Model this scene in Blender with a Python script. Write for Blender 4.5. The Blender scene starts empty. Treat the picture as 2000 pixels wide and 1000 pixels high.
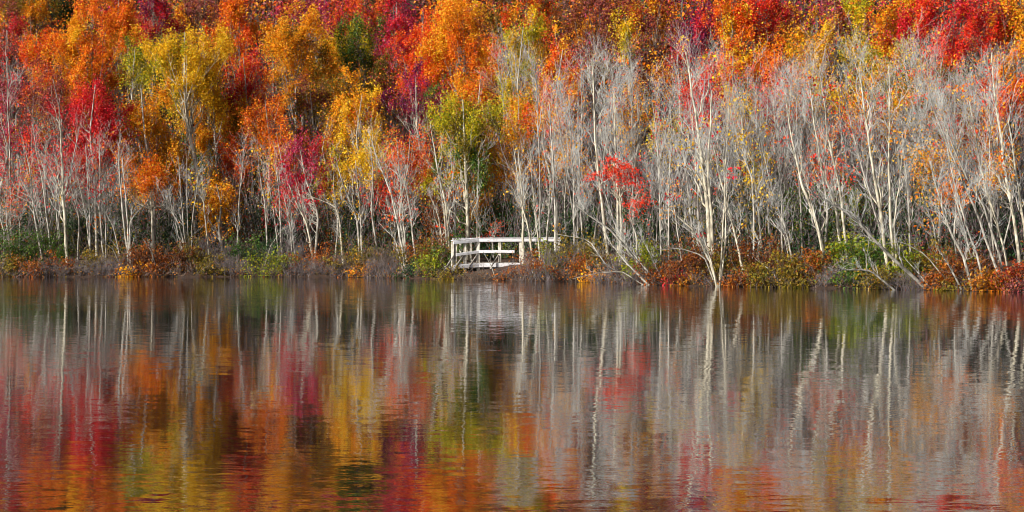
import bpy, math, random
import numpy as np

# ---------------------------------------------------------------- camera, sky, sun, exposure
S = bpy.context.scene
C = S.collection
F = 3170.0            # focal length in photograph pixels (photograph is 2000 wide)
HOR = 463.0           # row of the horizon
EYE = 1.7             # eye height above the water
cam = bpy.data.objects.new("camera", bpy.data.cameras.new("camera"))
C.objects.link(cam)
cam.location = (0, 0, EYE)
cam.rotation_euler = (math.radians(90), 0, 0)
cam.data.sensor_width = 36.0
cam.data.lens = 36.0 * F / 2000.0
cam.data.shift_y = (HOR - 500.0) / 2000.0
cam.data.clip_end = 3000.0
S.camera = cam

SUN_EL, SUN_AZ = math.radians(27), math.radians(-128)     # azimuth from +Y, clockwise: behind the camera, to its left
w = bpy.data.worlds.new("World"); S.world = w; w.use_nodes = True
nt = w.node_tree
sky = nt.nodes.new("ShaderNodeTexSky"); sky.sky_type = 'NISHITA'; sky.sun_disc = False
sky.sun_elevation = SUN_EL; sky.sun_rotation = SUN_AZ
nt.links.new(sky.outputs[0], nt.nodes["Background"].inputs[0])
nt.nodes["Background"].inputs[1].default_value = 0.055
sun = bpy.data.objects.new("sun", bpy.data.lights.new("sun", 'SUN')); C.objects.link(sun)
sun.data.energy = 5.0; sun.data.angle = math.radians(0.5); sun.data.color = (1.0, 0.95, 0.87)
sd = np.array([math.sin(SUN_AZ) * math.cos(SUN_EL), math.cos(SUN_AZ) * math.cos(SUN_EL), math.sin(SUN_EL)])
from mathutils import Vector
sun.rotation_euler = Vector(sd).to_track_quat('Z', 'Y').to_euler()
S.view_settings.view_transform = 'Standard'; S.view_settings.look = 'None'
S.view_settings.exposure = 0.56; S.view_settings.gamma = 1.0
S.render.engine = 'CYCLES'
S.cycles.filter_width = 1.0
S.cycles.max_bounces = 6; S.cycles.transparent_max_bounces = 6
S.cycles.diffuse_bounces = 2; S.cycles.glossy_bounces = 2; S.cycles.transmission_bounces = 2

rng = np.random.default_rng(7)
random.seed(7)

# ---------------------------------------------------------------- where things are
SPX = np.array([-900, 0, 250, 500, 700, 800, 900, 1050, 1150, 1280, 1400, 1600, 1800, 2000, 2700], float)
SPY = np.array([541, 541, 541, 540.5, 542, 544, 546, 549, 551, 557, 560, 563, 566, 571, 578], float)
SHY = F * EYE / (SPY - HOR)
SHX = (SPX - 1000) / F * SHY
def shore_px(px): return float(np.interp(px, SPX, SHY))
def shore(x): return np.interp(x, SHX, SHY)
def W(px, py, Y): return np.array([(px - 1000) / F * Y, Y, EYE - (py - HOR) / F * Y])
def ground(x, y):
    d = np.asarray(y, float) - shore(x) + 0.28 * np.sin(1.3 * x) + 0.2 * np.sin(3.1 * x + 1) + 0.12 * np.sin(7.3 * x)
    z = np.interp(d, [-30, -4, 0, 0.8, 6, 20, 45, 110, 300], [-2.0, -0.8, -0.03, 0.14, 0.85, 2.5, 8.0, 31.0, 60.0])
    return z + 0.05 * np.sin(x * 1.7 + y * 0.6) * np.clip(d, 0, 1) + 0.25 * np.sin(x * 0.31 + y * 0.23) * np.clip((d - 8) / 8, 0, 1)

# ---------------------------------------------------------------- helpers
def unit(v): return v / np.maximum(np.linalg.norm(v, axis=-1, keepdims=True), 1e-9)

class MB:
    """Collects tubes, leaves and boxes and links them as ONE mesh object."""
    def __init__(s): s.v = []; s.f = []; s.m = []; s.n = 0; s.sm = []
    def add(s, v, f, mi=0, smooth=False):
        v = np.asarray(v, float); f = np.asarray(f, int)
        s.v.append(v); s.f.append(f + s.n); s.m.append(np.full(len(f), mi)); s.sm.append(np.full(len(f), smooth)); s.n += len(v)
    def tubes(s, P, R, sides=3, mi=0, bend=0.0):
        """P: N x K x 3 centre lines, R: N x K radii."""
        P = np.asarray(P, float); R = np.asarray(R, float)
        if P.ndim == 2: P = P[None]; R = R[None]
        N, K, _ = P.shape
        if N == 0: return
        T = np.empty_like(P); T[:, 1:-1] = P[:, 2:] - P[:, :-2]; T[:, 0] = P[:, 1] - P[:, 0]; T[:, -1] = P[:, -1] - P[:, -2]
        T = unit(T)
        ref = np.where(np.abs(T[:, :1, 1:2]) < 0.8, np.array([0., 1., 0.]), np.array([1., 0., 0.]))
        U = unit(np.cross(T, np.broadcast_to(ref, T.shape))); V = np.cross(T, U)
        a = np.arange(sides) * 2 * np.pi / sides
        ring = P[:, :, None] + R[:, :, None, None] * (U[:, :, None] * np.cos(a)[:, None] + V[:, :, None] * np.sin(a)[:, None])
        v = ring.reshape(-1, 3)
        i = np.arange(N)[:, None, None] * K * sides; k = np.arange(K - 1)[None, :, None] * sides; j = np.arange(sides)[None, None, :]
        j2 = (j + 1) % sides
        f = np.stack([i + k + j, i + k + j2, i + k + sides + j2, i + k + sides + j], -1).reshape(-1, 4)
        s.add(v, f, mi, sides > 3)
    def leaves(s, pos, size, mi=0, up=0.55, wide=0.62):
        n = len(pos)
        if n == 0: return
        nrm = unit(rng.normal(size=(n, 3)) * 0.75 + np.array([0, 0, up]) + sd * 0.45)
        a = unit(np.cross(nrm, rng.normal(size=(n, 3)))); b = np.cross(nrm, a)
        L = (np.asarray(size) * rng.uniform(0.65, 1.3, n))[:, None] * 0.5
        fold = nrm * L * 0.25
        p0 = pos - a * L; p1 = pos + b * L * wide + fold; p2 = pos + a * L; p3 = pos - b * L * wide + fold
        v = np.stack([p0, p1, p2, p3], 1).reshape(-1, 3)
        s.add(v, np.arange(4 * n).reshape(n, 4), mi)
    def beam(s, a, b, wd, ht, up=(0, 0, 1), mi=0, ch=0.012):
        """A squared timber from a to b, wd wide and ht high, with chamfered long edges."""
        a = np.asarray(a, float); b = np.asarray(b, float); t = unit(b - a)
        sx = unit(np.cross(t, np.asarray(up, float))); sz = np.cross(sx, t)
        h, q = wd / 2, ht / 2
        o = [(-h + ch, -q), (h - ch, -q), (h, -q + ch), (h, q - ch), (h - ch, q), (-h + ch, q), (-h, q - ch), (-h, -q + ch)]
        v = [a + sx * x + sz * z for x, z in o] + [b + sx * x + sz * z for x, z in o]
        s.add(v, [[i, (i + 1) % 8, 8 + (i + 1) % 8, 8 + i] for i in range(8)], mi)
        for base, order in ((0, (0, 1, 2, 3, 4, 5, 6, 7)), (8, (0, 1, 2, 3, 4, 5, 6, 7))):
            q4 = [[0, 1, 2, 7], [7, 2, 3, 6], [6, 3, 4, 5]]
            s.add(np.array(v)[base:base + 8], q4 if base else [x[::-1] for x in q4], mi)
    def build(s, name, mats, parent=None):
        me = bpy.data.meshes.new(name)
        if not isinstance(mats, (list, tuple)): mats = [mats]
        v = np.concatenate(s.v); f = np.concatenate(s.f)
        me.vertices.add(len(v)); me.vertices.foreach_set("co", v.astype(np.float32).ravel())
        me.loops.add(f.size); me.loops.foreach_set("vertex_index", f.astype(np.int32).ravel())
        me.polygons.add(len(f)); me.polygons.foreach_set("loop_start", np.arange(0, f.size, 4, dtype=np.int32))
        for m in mats: me.materials.append(m)
        me.polygons.foreach_set("material_index", np.concatenate(s.m).astype(np.int32))
        me.polygons.foreach_set("use_smooth", np.concatenate(s.sm))
        me.update(calc_edges=True)
        o = bpy.data.objects.new(name, me); C.objects.link(o)
        if parent is not None:
            o.parent = parent; o.matrix_parent_inverse = parent.matrix_basis.inverted()
        return o

def thing(name, label, cat, loc, group=None):
    o = bpy.data.objects.new(name, None); C.objects.link(o); o.location = [float(q) for q in loc]
    o.empty_display_size = 0.3
    o["label"] = label; o["category"] = cat
    if group: o["group"] = group
    return o

def mat(name):
    m = bpy.data.materials.new(name); m.use_nodes = True
    n = m.node_tree; p = n.nodes["Principled BSDF"]
    return m, n, p

def s2l(c):
    return tuple((x / 255 / 12.92) if x / 255 <= 0.04045 else ((x / 255 + 0.055) / 1.055) ** 2.4 for x in c)

def leaf_mat(name, cols, translucent=0.3):
    """Every leaf takes its own tint out of the tree's range of tints."""
    m, n, p = mat(name)
    g = n.nodes.new("ShaderNodeNewGeometry"); r = n.nodes.new("ShaderNodeValToRGB")
    k = lambda c, f: tuple(min(255, q * f) for q in c)
    cols = [k(cols[0], .62)] + list(cols) + [k(cols[1], .8), tuple(min(255, q * .8 + 58) for q in cols[2])]
    el = r.color_ramp.elements
    while len(el) < len(cols): el.new(0.5)
    for i, c in enumerate(cols):
        el[i].position = i / max(1, len(cols) - 1); el[i].color = (*s2l(c), 1)
    n.links.new(g.outputs["Random Per Island"], r.inputs[0])
    n.links.new(r.outputs[0], p.inputs["Base Color"])
    p.inputs["Roughness"].default_value = 0.55
    p.inputs["Specular IOR Level"].default_value = 0.3
    t = n.nodes.new("ShaderNodeBsdfTranslucent"); n.links.new(r.outputs[0], t.inputs[0])
    x = n.nodes.new("ShaderNodeMixShader"); x.inputs[0].default_value = translucent
    n.links.new(p.outputs[0], x.inputs[1]); n.links.new(t.outputs[0], x.inputs[2])
    n.links.new(x.outputs[0], n.nodes["Material Output"].inputs[0])
    return m

def bark_mat(name, c1, c2, c3, scale=(9, 9, 2.2)):
    m, n, p = mat(name)
    tc = n.nodes.new("ShaderNodeTexCoord"); mp = n.nodes.new("ShaderNodeMapping"); mp.inputs["Scale"].default_value = scale
    ns = n.nodes.new("ShaderNodeTexNoise"); ns.inputs["Scale"].default_value = 1.0; ns.inputs["Detail"].default_value = 5; ns.inputs["Roughness"].default_value = 0.65
    r = n.nodes.new("ShaderNodeValToRGB"); el = r.color_ramp.elements
    el[0].position = 0.32; el[0].color = (*s2l(c1), 1); el[1].position = 0.72; el[1].color = (*s2l(c3), 1)
    e = el.new(0.5); e.color = (*s2l(c2), 1)
    n.links.new(tc.outputs["Object"], mp.inputs[0]); n.links.new(mp.outputs[0], ns.inputs[0]); n.links.new(ns.outputs[0], r.inputs[0])
    # darker scars and lichen patches, plus dappled leaf shade put into the colour
    n2 = n.nodes.new("ShaderNodeTexNoise"); n2.inputs["Scale"].default_value = 2.6; n2.inputs["Detail"].default_value = 3
    r2 = n.nodes.new("ShaderNodeValToRGB"); r2.color_ramp.elements[0].position = 0.36; r2.color_ramp.elements[0].color = (0.34, 0.33, 0.32, 1); r2.color_ramp.elements[1].position = 0.5; r2.color_ramp.elements[1].color = (1, 1, 1, 1)
    mu = n.nodes.new("ShaderNodeMix"); mu.data_type = 'RGBA'; mu.blend_type = 'MULTIPLY'; mu.inputs[0].default_value = 0.8
    n.links.new(tc.outputs["Object"], n2.inputs[0]); n.links.new(n2.outputs[0], r2.inputs[0])
    n.links.new(r.outputs[0], mu.inputs[6]); n.links.new(r2.outputs[0], mu.inputs[7])
    n.links.new(mu.outputs[2], p.inputs["Base Color"]); p.inputs["Roughness"].default_value = 0.9
    b = n.nodes.new("ShaderNodeBump"); b.inputs["Strength"].default_value = 0.5; b.inputs["Distance"].default_value = 0.02
    n.links.new(ns.outputs[0], b.inputs["Height"]); n.links.new(b.outputs[0], p.inputs["Normal"])
    return m

LEAF = {k: leaf_mat(k + "_leaf", c) for k, c in dict(
    orange=[(214, 76, 4), (242, 114, 4), (248, 142, 8), (232, 98, 6), (250, 164, 16)],
    redorange=[(206, 34, 10), (238, 74, 8), (246, 102, 8), (222, 48, 14), (248, 128, 14)],
    gold=[(214, 146, 8), (240, 186, 14), (250, 206, 24), (226, 164, 10), (226, 196, 26)],
    goldorange=[(236, 118, 8), (246, 170, 12), (250, 194, 20), (240, 140, 8), (212, 150, 14)],
    crimson=[(160, 6, 24), (206, 12, 34), (226, 28, 40), (186, 10, 54), (234, 54, 34)],
    red=[(210, 18, 16), (240, 44, 18), (248, 70, 26), (224, 26, 34), (250, 88, 24)],
    magenta=[(150, 28, 72), (196, 44, 100), (212, 70, 110), (170, 28, 66), (200, 54, 56)],
    purple=[(92, 18, 62), (128, 28, 92), (108, 20, 50), (150, 36, 96), (130, 20, 40)],
    maroon=[(112, 44, 48), (146, 66, 62), (166, 84, 74), (124, 46, 60), (180, 92, 44)],
    mixed=[(190, 40, 16), (222, 120, 10), (200, 160, 22), (150, 70, 30), (170, 30, 50)],
    yellowgreen=[(146, 148, 10), (184, 176, 12), (212, 188, 14), (126, 140, 14), (224, 182, 12)],
    olive=[(96, 84, 18), (128, 112, 20), (150, 110, 22), (84, 92, 22), (160, 132, 24)],
    lime=[(124, 142, 12), (160, 160, 14), (104, 132, 16), (186, 168, 14), (92, 118, 18)],
    green=[(44, 82, 22), (62, 104, 22), (86, 118, 24), (40, 72, 26), (112, 126, 22)],
    deepgreen=[(24, 58, 30), (34, 74, 36), (46, 88, 38), (22, 50, 32), (62, 92, 34)],
    pine=[(22, 56, 28), (30, 70, 30), (40, 84, 32), (20, 46, 28)],
    rust=[(128, 54, 10), (160, 76, 10), (182, 98, 12), (112, 50, 14), (186, 118, 18)],
    redrust=[(124, 32, 10), (156, 48, 12), (180, 64, 14), (116, 44, 14), (180, 100, 16)],
    orangerust=[(150, 74, 10), (188, 104, 12), (204, 128, 16), (140, 84, 14), (176, 132, 20)],
    rustdark=[(96, 42, 12), (122, 56, 12), (148, 74, 14), (86, 40, 18), (156, 96, 18)],
    brown=[(96, 62, 42), (122, 82, 54), (110, 64, 40), (140, 100, 62)],
).items()}
BARK = dict(
    pale=bark_mat("pale_bark", (76, 72, 64), (166, 160, 147), (194, 189, 176)),
    cream=bark_mat("cream_bark", (92, 84, 70), (184, 175, 152), (206, 199, 180)),
    grey=bark_mat("grey_bark", (72, 68, 62), (134, 128, 118), (166, 160, 150)),
    dark=bark_mat("dark_bark", (58, 50, 44), (92, 80, 70), (124, 112, 98)),
    twig=bark_mat("twig_bark", (106, 105, 102), (160, 160, 156), (194, 193, 188)),
    mauve=bark_mat("mauve_twig_bark", (64, 56, 56), (100, 90, 90), (142, 130, 128)),
    brown=bark_mat("brown_twig_bark", (58, 48, 40), (96, 80, 66), (142, 124, 102)),
)

# ---------------------------------------------------------------- the setting: ground, lake
def grid(xs, ys, zf):
    X, Y = np.meshgrid(xs, ys); Z = zf(X, Y)
    v = np.stack([X, Y, Z], -1).reshape(-1, 3)
    nx, ny = len(xs), len(ys)
    i = (np.arange(ny - 1)[:, None] * nx + np.arange(nx - 1)[None]).ravel()
    return v, np.stack([i, i + 1, i + nx + 1, i + nx], 1)

m, n, p = mat("leaf_litter")
tc = n.nodes.new("ShaderNodeTexCoord")
n1 = n.nodes.new("ShaderNodeTexNoise"); n1.inputs["Scale"].default_value = 5.0; n1.inputs["Detail"].default_value = 8; n1.inputs["Roughness"].default_value = 0.75
r1 = n.nodes.new("ShaderNodeValToRGB"); e = r1.color_ramp.elements
e[0].position = 0.3; e[0].color = (*s2l((38, 29, 23)), 1); e[1].position = 0.75; e[1].color = (*s2l((120, 76, 42)), 1)
k = e.new(0.52); k.color = (*s2l((74, 52, 36)), 1)
n.links.new(tc.outputs["Object"], n1.inputs[0]); n.links.new(n1.outputs[0], r1.inputs[0]); n.links.new(r1.outputs[0], p.inputs["Base Color"])
p.inputs["Roughness"].default_value = 0.95
b = n.nodes.new("ShaderNodeBump"); b.inputs["Distance"].default_value = 0.15; n.links.new(n1.outputs[0], b.inputs["Height"]); n.links.new(b.outputs[0], p.inputs["Normal"])
g = MB()
xs = np.concatenate([np.linspace(-420, -60, 19)[:-1], np.linspace(-60, 60, 161), np.linspace(60, 420, 19)[1:]])
ys = np.concatenate([np.linspace(-80, 40, 7)[:-1], np.linspace(40, 110, 176), np.linspace(110, 460, 36)[1:]])
g.add(*grid(xs, ys, ground), smooth=True)
o = g.build("ground", m); o["kind"] = "structure"; o["label"] = "wooded bank and slope covered with brown leaf litter"

m, n, p = mat("lake_water")
n.nodes.remove(p)
tc = n.nodes.new("ShaderNodeTexCoord")
def ripple(scale, detail, amp, rot=0.0):
    mp = n.nodes.new("ShaderNodeMapping"); mp.inputs["Scale"].default_value = scale; mp.inputs["Rotation"].default_value = (0, 0, rot)
    ns = n.nodes.new("ShaderNodeTexNoise"); ns.inputs["Scale"].default_value = 1.0; ns.inputs["Detail"].default_value = detail
    n.links.new(tc.outputs["Object"], mp.inputs[0]); n.links.new(mp.outputs[0], ns.inputs[0])
    s = n.nodes.new("ShaderNodeVectorMath"); s.operation = 'SUBTRACT'; s.inputs[1].default_value = (0.5, 0.5, 0.5)
    n.links.new(ns.outputs["Color"], s.inputs[0])
    q = n.nodes.new("ShaderNodeVectorMath"); q.operation = 'MULTIPLY'; q.inputs[1].default_value = (amp * 0.7, amp, 0)
    n.links.new(s.outputs[0], q.inputs[0])
    return q
def vadd(a, b):
    s = n.nodes.new("ShaderNodeVectorMath"); s.operation = 'ADD'; n.links.new(a.outputs[0], s.inputs[0]); n.links.new(b.outputs[0], s.inputs[1]); return s
WAVES = [((1.7, 4.8, 1), 2.0, 0.030, 0.04), ((6.0, 22.0, 1), 1.0, 0.044, -0.05), ((0.10, 0.4, 1), 2.0, 0.003, 0.0)]
tot = None
for a in WAVES:
    q = ripple(*a); tot = q if tot is None else vadd(tot, q)
# calm and ruffled patches
mp = n.nodes.new("ShaderNodeMapping"); mp.inputs["Scale"].default_value = (0.05, 0.16, 1); ns = n.nodes.new("ShaderNodeTexNoise"); ns.inputs["Scale"].default_value = 1.0; ns.inputs["Detail"].default_value = 3
mr = n.nodes.new("ShaderNodeMapRange"); mr.inputs[1].default_value = 0.35; mr.inputs[2].default_value = 0.65; mr.inputs[3].default_value = 0.45; mr.inputs[4].default_value = 1.35
n.links.new(tc.outputs["Object"], mp.inputs[0]); n.links.new(mp.outputs[0], ns.inputs[0]); n.links.new(ns.outputs[0], mr.inputs[0])
# more wind towards the far bank
sx = n.nodes.new("ShaderNodeSeparateXYZ"); n.links.new(tc.outputs["Object"], sx.inputs[0])
m2 = n.nodes.new("ShaderNodeMapRange"); m2.inputs[1].default_value = 28; m2.inputs[2].default_value = 60; m2.inputs[3].default_value = 0.85; m2.inputs[4].default_value = 2.6
n.links.new(sx.outputs[1], m2.inputs[0])
mm = n.nodes.new("ShaderNodeMath"); mm.operation = 'MULTIPLY'; n.links.new(mr.outputs[0], mm.inputs[0]); n.links.new(m2.outputs[0], mm.inputs[1])
sc = n.nodes.new("ShaderNodeVectorMath"); sc.operation = 'SCALE'; n.links.new(tot.outputs[0], sc.inputs[0]); n.links.new(mm.outputs[0], sc.inputs[3])
up = n.nodes.new("ShaderNodeVectorMath"); up.operation = 'ADD'; up.inputs[1].default_value = (0, 0, 1); n.links.new(sc.outputs[0], up.inputs[0])
nm = n.nodes.new("ShaderNodeVectorMath"); nm.operation = 'NORMALIZE'; n.links.new(up.outputs[0], nm.inputs[0])
gl = n.nodes.new("ShaderNodeBsdfGlossy"); gl.inputs["Roughness"].default_value = 0.02; gl.inputs[0].default_value = (0.96, 0.97, 1.0, 1)
n.links.new(nm.outputs[0], gl.inputs["Normal"])
df = n.nodes.new("ShaderNodeBsdfDiffuse"); df.inputs[0].default_value = (0.007, 0.006, 0.008, 1)
fr = n.nodes.new("ShaderNodeFresnel"); fr.inputs[0].default_value = 1.42; n.links.new(nm.outputs[0], fr.inputs["Normal"])
mx = n.nodes.new("ShaderNodeMixShader"); pw = n.nodes.new("ShaderNodeMath"); pw.operation = 'POWER'; pw.inputs[1].default_value = 0.55; n.links.new(fr.outputs[0], pw.inputs[0]); n.links.new(pw.outputs[0], mx.inputs[0]); n.links.new(df.outputs[0], mx.inputs[1]); n.links.new(gl.outputs[0], mx.inputs[2])
n.links.new(mx.outputs[0], n.nodes["Material Output"].inputs[0])
g = MB(); g.add([(-400, -78, 0), (400, -78, 0), (400, 90, 0), (-400, 90, 0)], [[0, 1, 2, 3]])
o = g.build("lake_water", m); o["kind"] = "structure"; o["label"] = "dark rippled lake water mirroring the autumn woods"

# ---------------------------------------------------------------- growing things
def polyline(pts, K):
    """Smooth centre line through pts, resampled to K points."""
    pts = np.asarray(pts, float)
    d = np.r_[0, np.cumsum(np.linalg.norm(np.diff(pts, axis=0), axis=1))]; t = np.linspace(0, d[-1], K * 6)
    q = np.stack([np.interp(t, d, pts[:, i]) for i in range(3)], 1)
    wdw = max(3, K); ker = np.hanning(wdw + 2)[1:-1]; ker /= ker.sum()
    pad = np.pad(q, ((wdw // 2, wdw - 1 - wdw // 2), (0, 0)), mode='edge')
    sm = np.stack([np.convolve(pad[:, i], ker, 'valid') for i in range(3)], 1)
    sm[0] = q[0]; sm[-1] = q[-1]
    return sm[np.linspace(0, len(sm) - 1, K).astype(int)]

def sprout(P, R, n, K, length, spread, t0=0.2, t1=1.0, rise=0.3, thick=0.6, droop=0.0, flat=1.0):
    """n shoots growing out of the centre lines P (N x k x 3). Returns lines, radii and the index of each parent."""
    N, k, _ = P.shape
    par = rng.integers(0, N, n) if N > 1 else np.zeros(n, int)
    t = rng.uniform(t0, t1, n) * (k - 1); i = np.minimum(t.astype(int), k - 2); f = (t - i)[:, None]
    p = P[par, i] * (1 - f) + P[par, i + 1] * f
    r = R[par, i] * (1 - f[:, 0]) + R[par, i + 1] * f[:, 0]
    tan = unit(P[par, i + 1] - P[par, i])
    rnd = rng.normal(size=(n, 3)); rnd[:, 1] *= flat
    side = unit(rnd - tan * np.sum(rnd * tan, 1, keepdims=True))
    ang = rng.uniform(0.55, 1.3, n)[:, None] * spread
    d = unit(tan * np.cos(ang) + side * np.sin(ang) + np.array([0, 0, rise]))
    L = length * rng.uniform(0.5, 1.15, n) * (1.0 - 0.45 * (t / (k - 1)))
    s = np.linspace(0, 1, K)
    bend = np.array([0, 0, 1.0]) * (rise * 0.9 - droop) + rng.normal(size=(n, 3)) * 0.22
    Q = p[:, None] + d[:, None] * (L[:, None, None] * s[None, :, None]) + bend[:, None] * (L[:, None, None] * (s ** 2)[None, :, None]) * 0.35
    Q[:, 1:] += rng.normal(size=(n, K - 1, 3)) * (L[:, None, None] * 0.03)
    rr = np.minimum(r * thick, 0.006 + 0.017 * L)[:, None] * (1 - 0.75 * s[None])
    return Q, np.maximum(rr, 0.0026), par

def near(P, n, spread, t0=0.2):
    """n points scattered about the outer part of the lines P."""
    N, K, _ = P.shape
    a = rng.integers(0, N, n); t = rng.uniform(t0, 1, n) * (K - 1); i = np.minimum(t.astype(int), K - 2); f = (t - i)[:, None]
    return P[a, i] * (1 - f) + P[a, i + 1] * f + rng.normal(size=(n, 3)) * spread

def stem_line(pxs, Y, wpx, Kp=12, lean_y=0.0):
    pts = [W(a, b, Y + lean_y * i) for i, (a, b) in enumerate(pxs)]
    pts[0][2] = min(pts[0][2], float(ground(pts[0][0], pts[0][1])) - 0.05)
    P = polyline(pts, Kp)
    P[1:] += rng.normal(size=(Kp - 1, 3)) * 0.007 * np.linalg.norm(P[-1] - P[0]) / 4
    r = wpx * 0.7 / F * Y / 2
    return P, r * np.r_[1.25, np.linspace(1.0, 0.28, Kp - 1)]

def bare_tree(name, label, stems, wid, d, nb=7, tw=1.0, bark='pale', leaves=None, nleaf=0, ext=0.28, group='bare pale trees along the bank', blen=None, split=True):
    """stems: one list of (column, row) picture points per stem, base first. Branches and twigs grow from each."""
    px0 = stems[0][0][0]; Y = shore_px(px0) + d
    base = W(px0, stems[0][0][1], Y); base[2] = float(ground(base[0], base[1]))
    root = thing(name, label, 'tree', base, group)
    LP = []
    for si, pxs in enumerate(stems):
        pxs = list(pxs); (a0, b0), (a1, b1) = pxs[-2], pxs[-1]
        tot_h = abs(pxs[0][1] - b1) + 1
        e = ext * tot_h; dl = math.hypot(a1 - a0, b1 - b0)
        if ext > 0: pxs.append((a1 + (a1 - a0) / dl * e * 0.8, b1 + (b1 - b0) / dl * e))
        wp = wid if si == 0 else wid * random.uniform(0.6, 0.85)
        P, R = stem_line(pxs, Y + (0 if si == 0 else random.uniform(-0.3, 0.3)), wp, lean_y=random.uniform(-0.25, 0.25))
        m = MB(); m.tubes(P, R, 8); m.build('trunk' if si == 0 else 'stem', BARK[bark], root)
        H = float(np.linalg.norm(P[-1] - P[0]))
        n1 = nb if si == 0 else max(3, int(nb * 0.7))
        L1 = (blen or 0.34) * H
        B, BR, _ = sprout(P[None], R[None], n1, 8, L1, 0.6, 0.22, 0.98, 0.36, 0.55)
        B2, BR2, par2 = sprout(B, BR, int(n1 * 7 * tw), 6, L1 * 0.52, 0.7, 0.15, 1.0, 0.25, 0.6)
        B3, BR3, par3 = sprout(B2, BR2, int(n1 * 13 * tw), 4, L1 * 0.26, 0.75, 0.1, 1.0, 0.18, 0.6)
        # shoots straight from the trunk top
        T2, TR2, _ = sprout(P[None], R[None], int(10 * tw), 5, L1 * 0.4, 0.6, 0.55, 1.0, 0.3, 0.4)
        own = par2[par3]
        if split:
            for q in range(n1):
                m = MB(); m.tubes(B[q], BR[q], 5)
                br = m.build('branch', BARK[bark], root)
                m = MB(); i = np.where(par2 == q)[0]; j = np.where(own == q)[0]
                if len(i): m.tubes(B2[i], BR2[i], 3)
                if len(j): m.tubes(B3[j], BR3[j], 3)
                if m.n:
                    m.build('twig_crown', BARK['twig'], br)
            m = MB(); m.tubes(T2, TR2, 3); m.build('twig_crown', BARK['twig'], root)
        else:
            m = MB(); m.tubes(B, BR, 4); m.tubes(B2, BR2, 3, 1); m.tubes(B3, BR3, 3, 1); m.tubes(T2, TR2, 3, 1)
            m.build('twig_crown', [BARK[bark], BARK['twig']], root)
        LP.append(B2)
    if leaves and nleaf:
        A = np.concatenate(LP); m = MB()
        # a few sprays of leaves that have not dropped yet
        ns = max(5, nleaf // 9); c = near(A, ns, 0.08, 0.5)
        pos = c[rng.integers(0, ns, nleaf)] + rng.normal(size=(nleaf, 3)) * np.array([0.16, 0.16, 0.09])
        m.leaves(pos, 0.12); m.build('leaves', LEAF[leaves], root)
    return root

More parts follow.
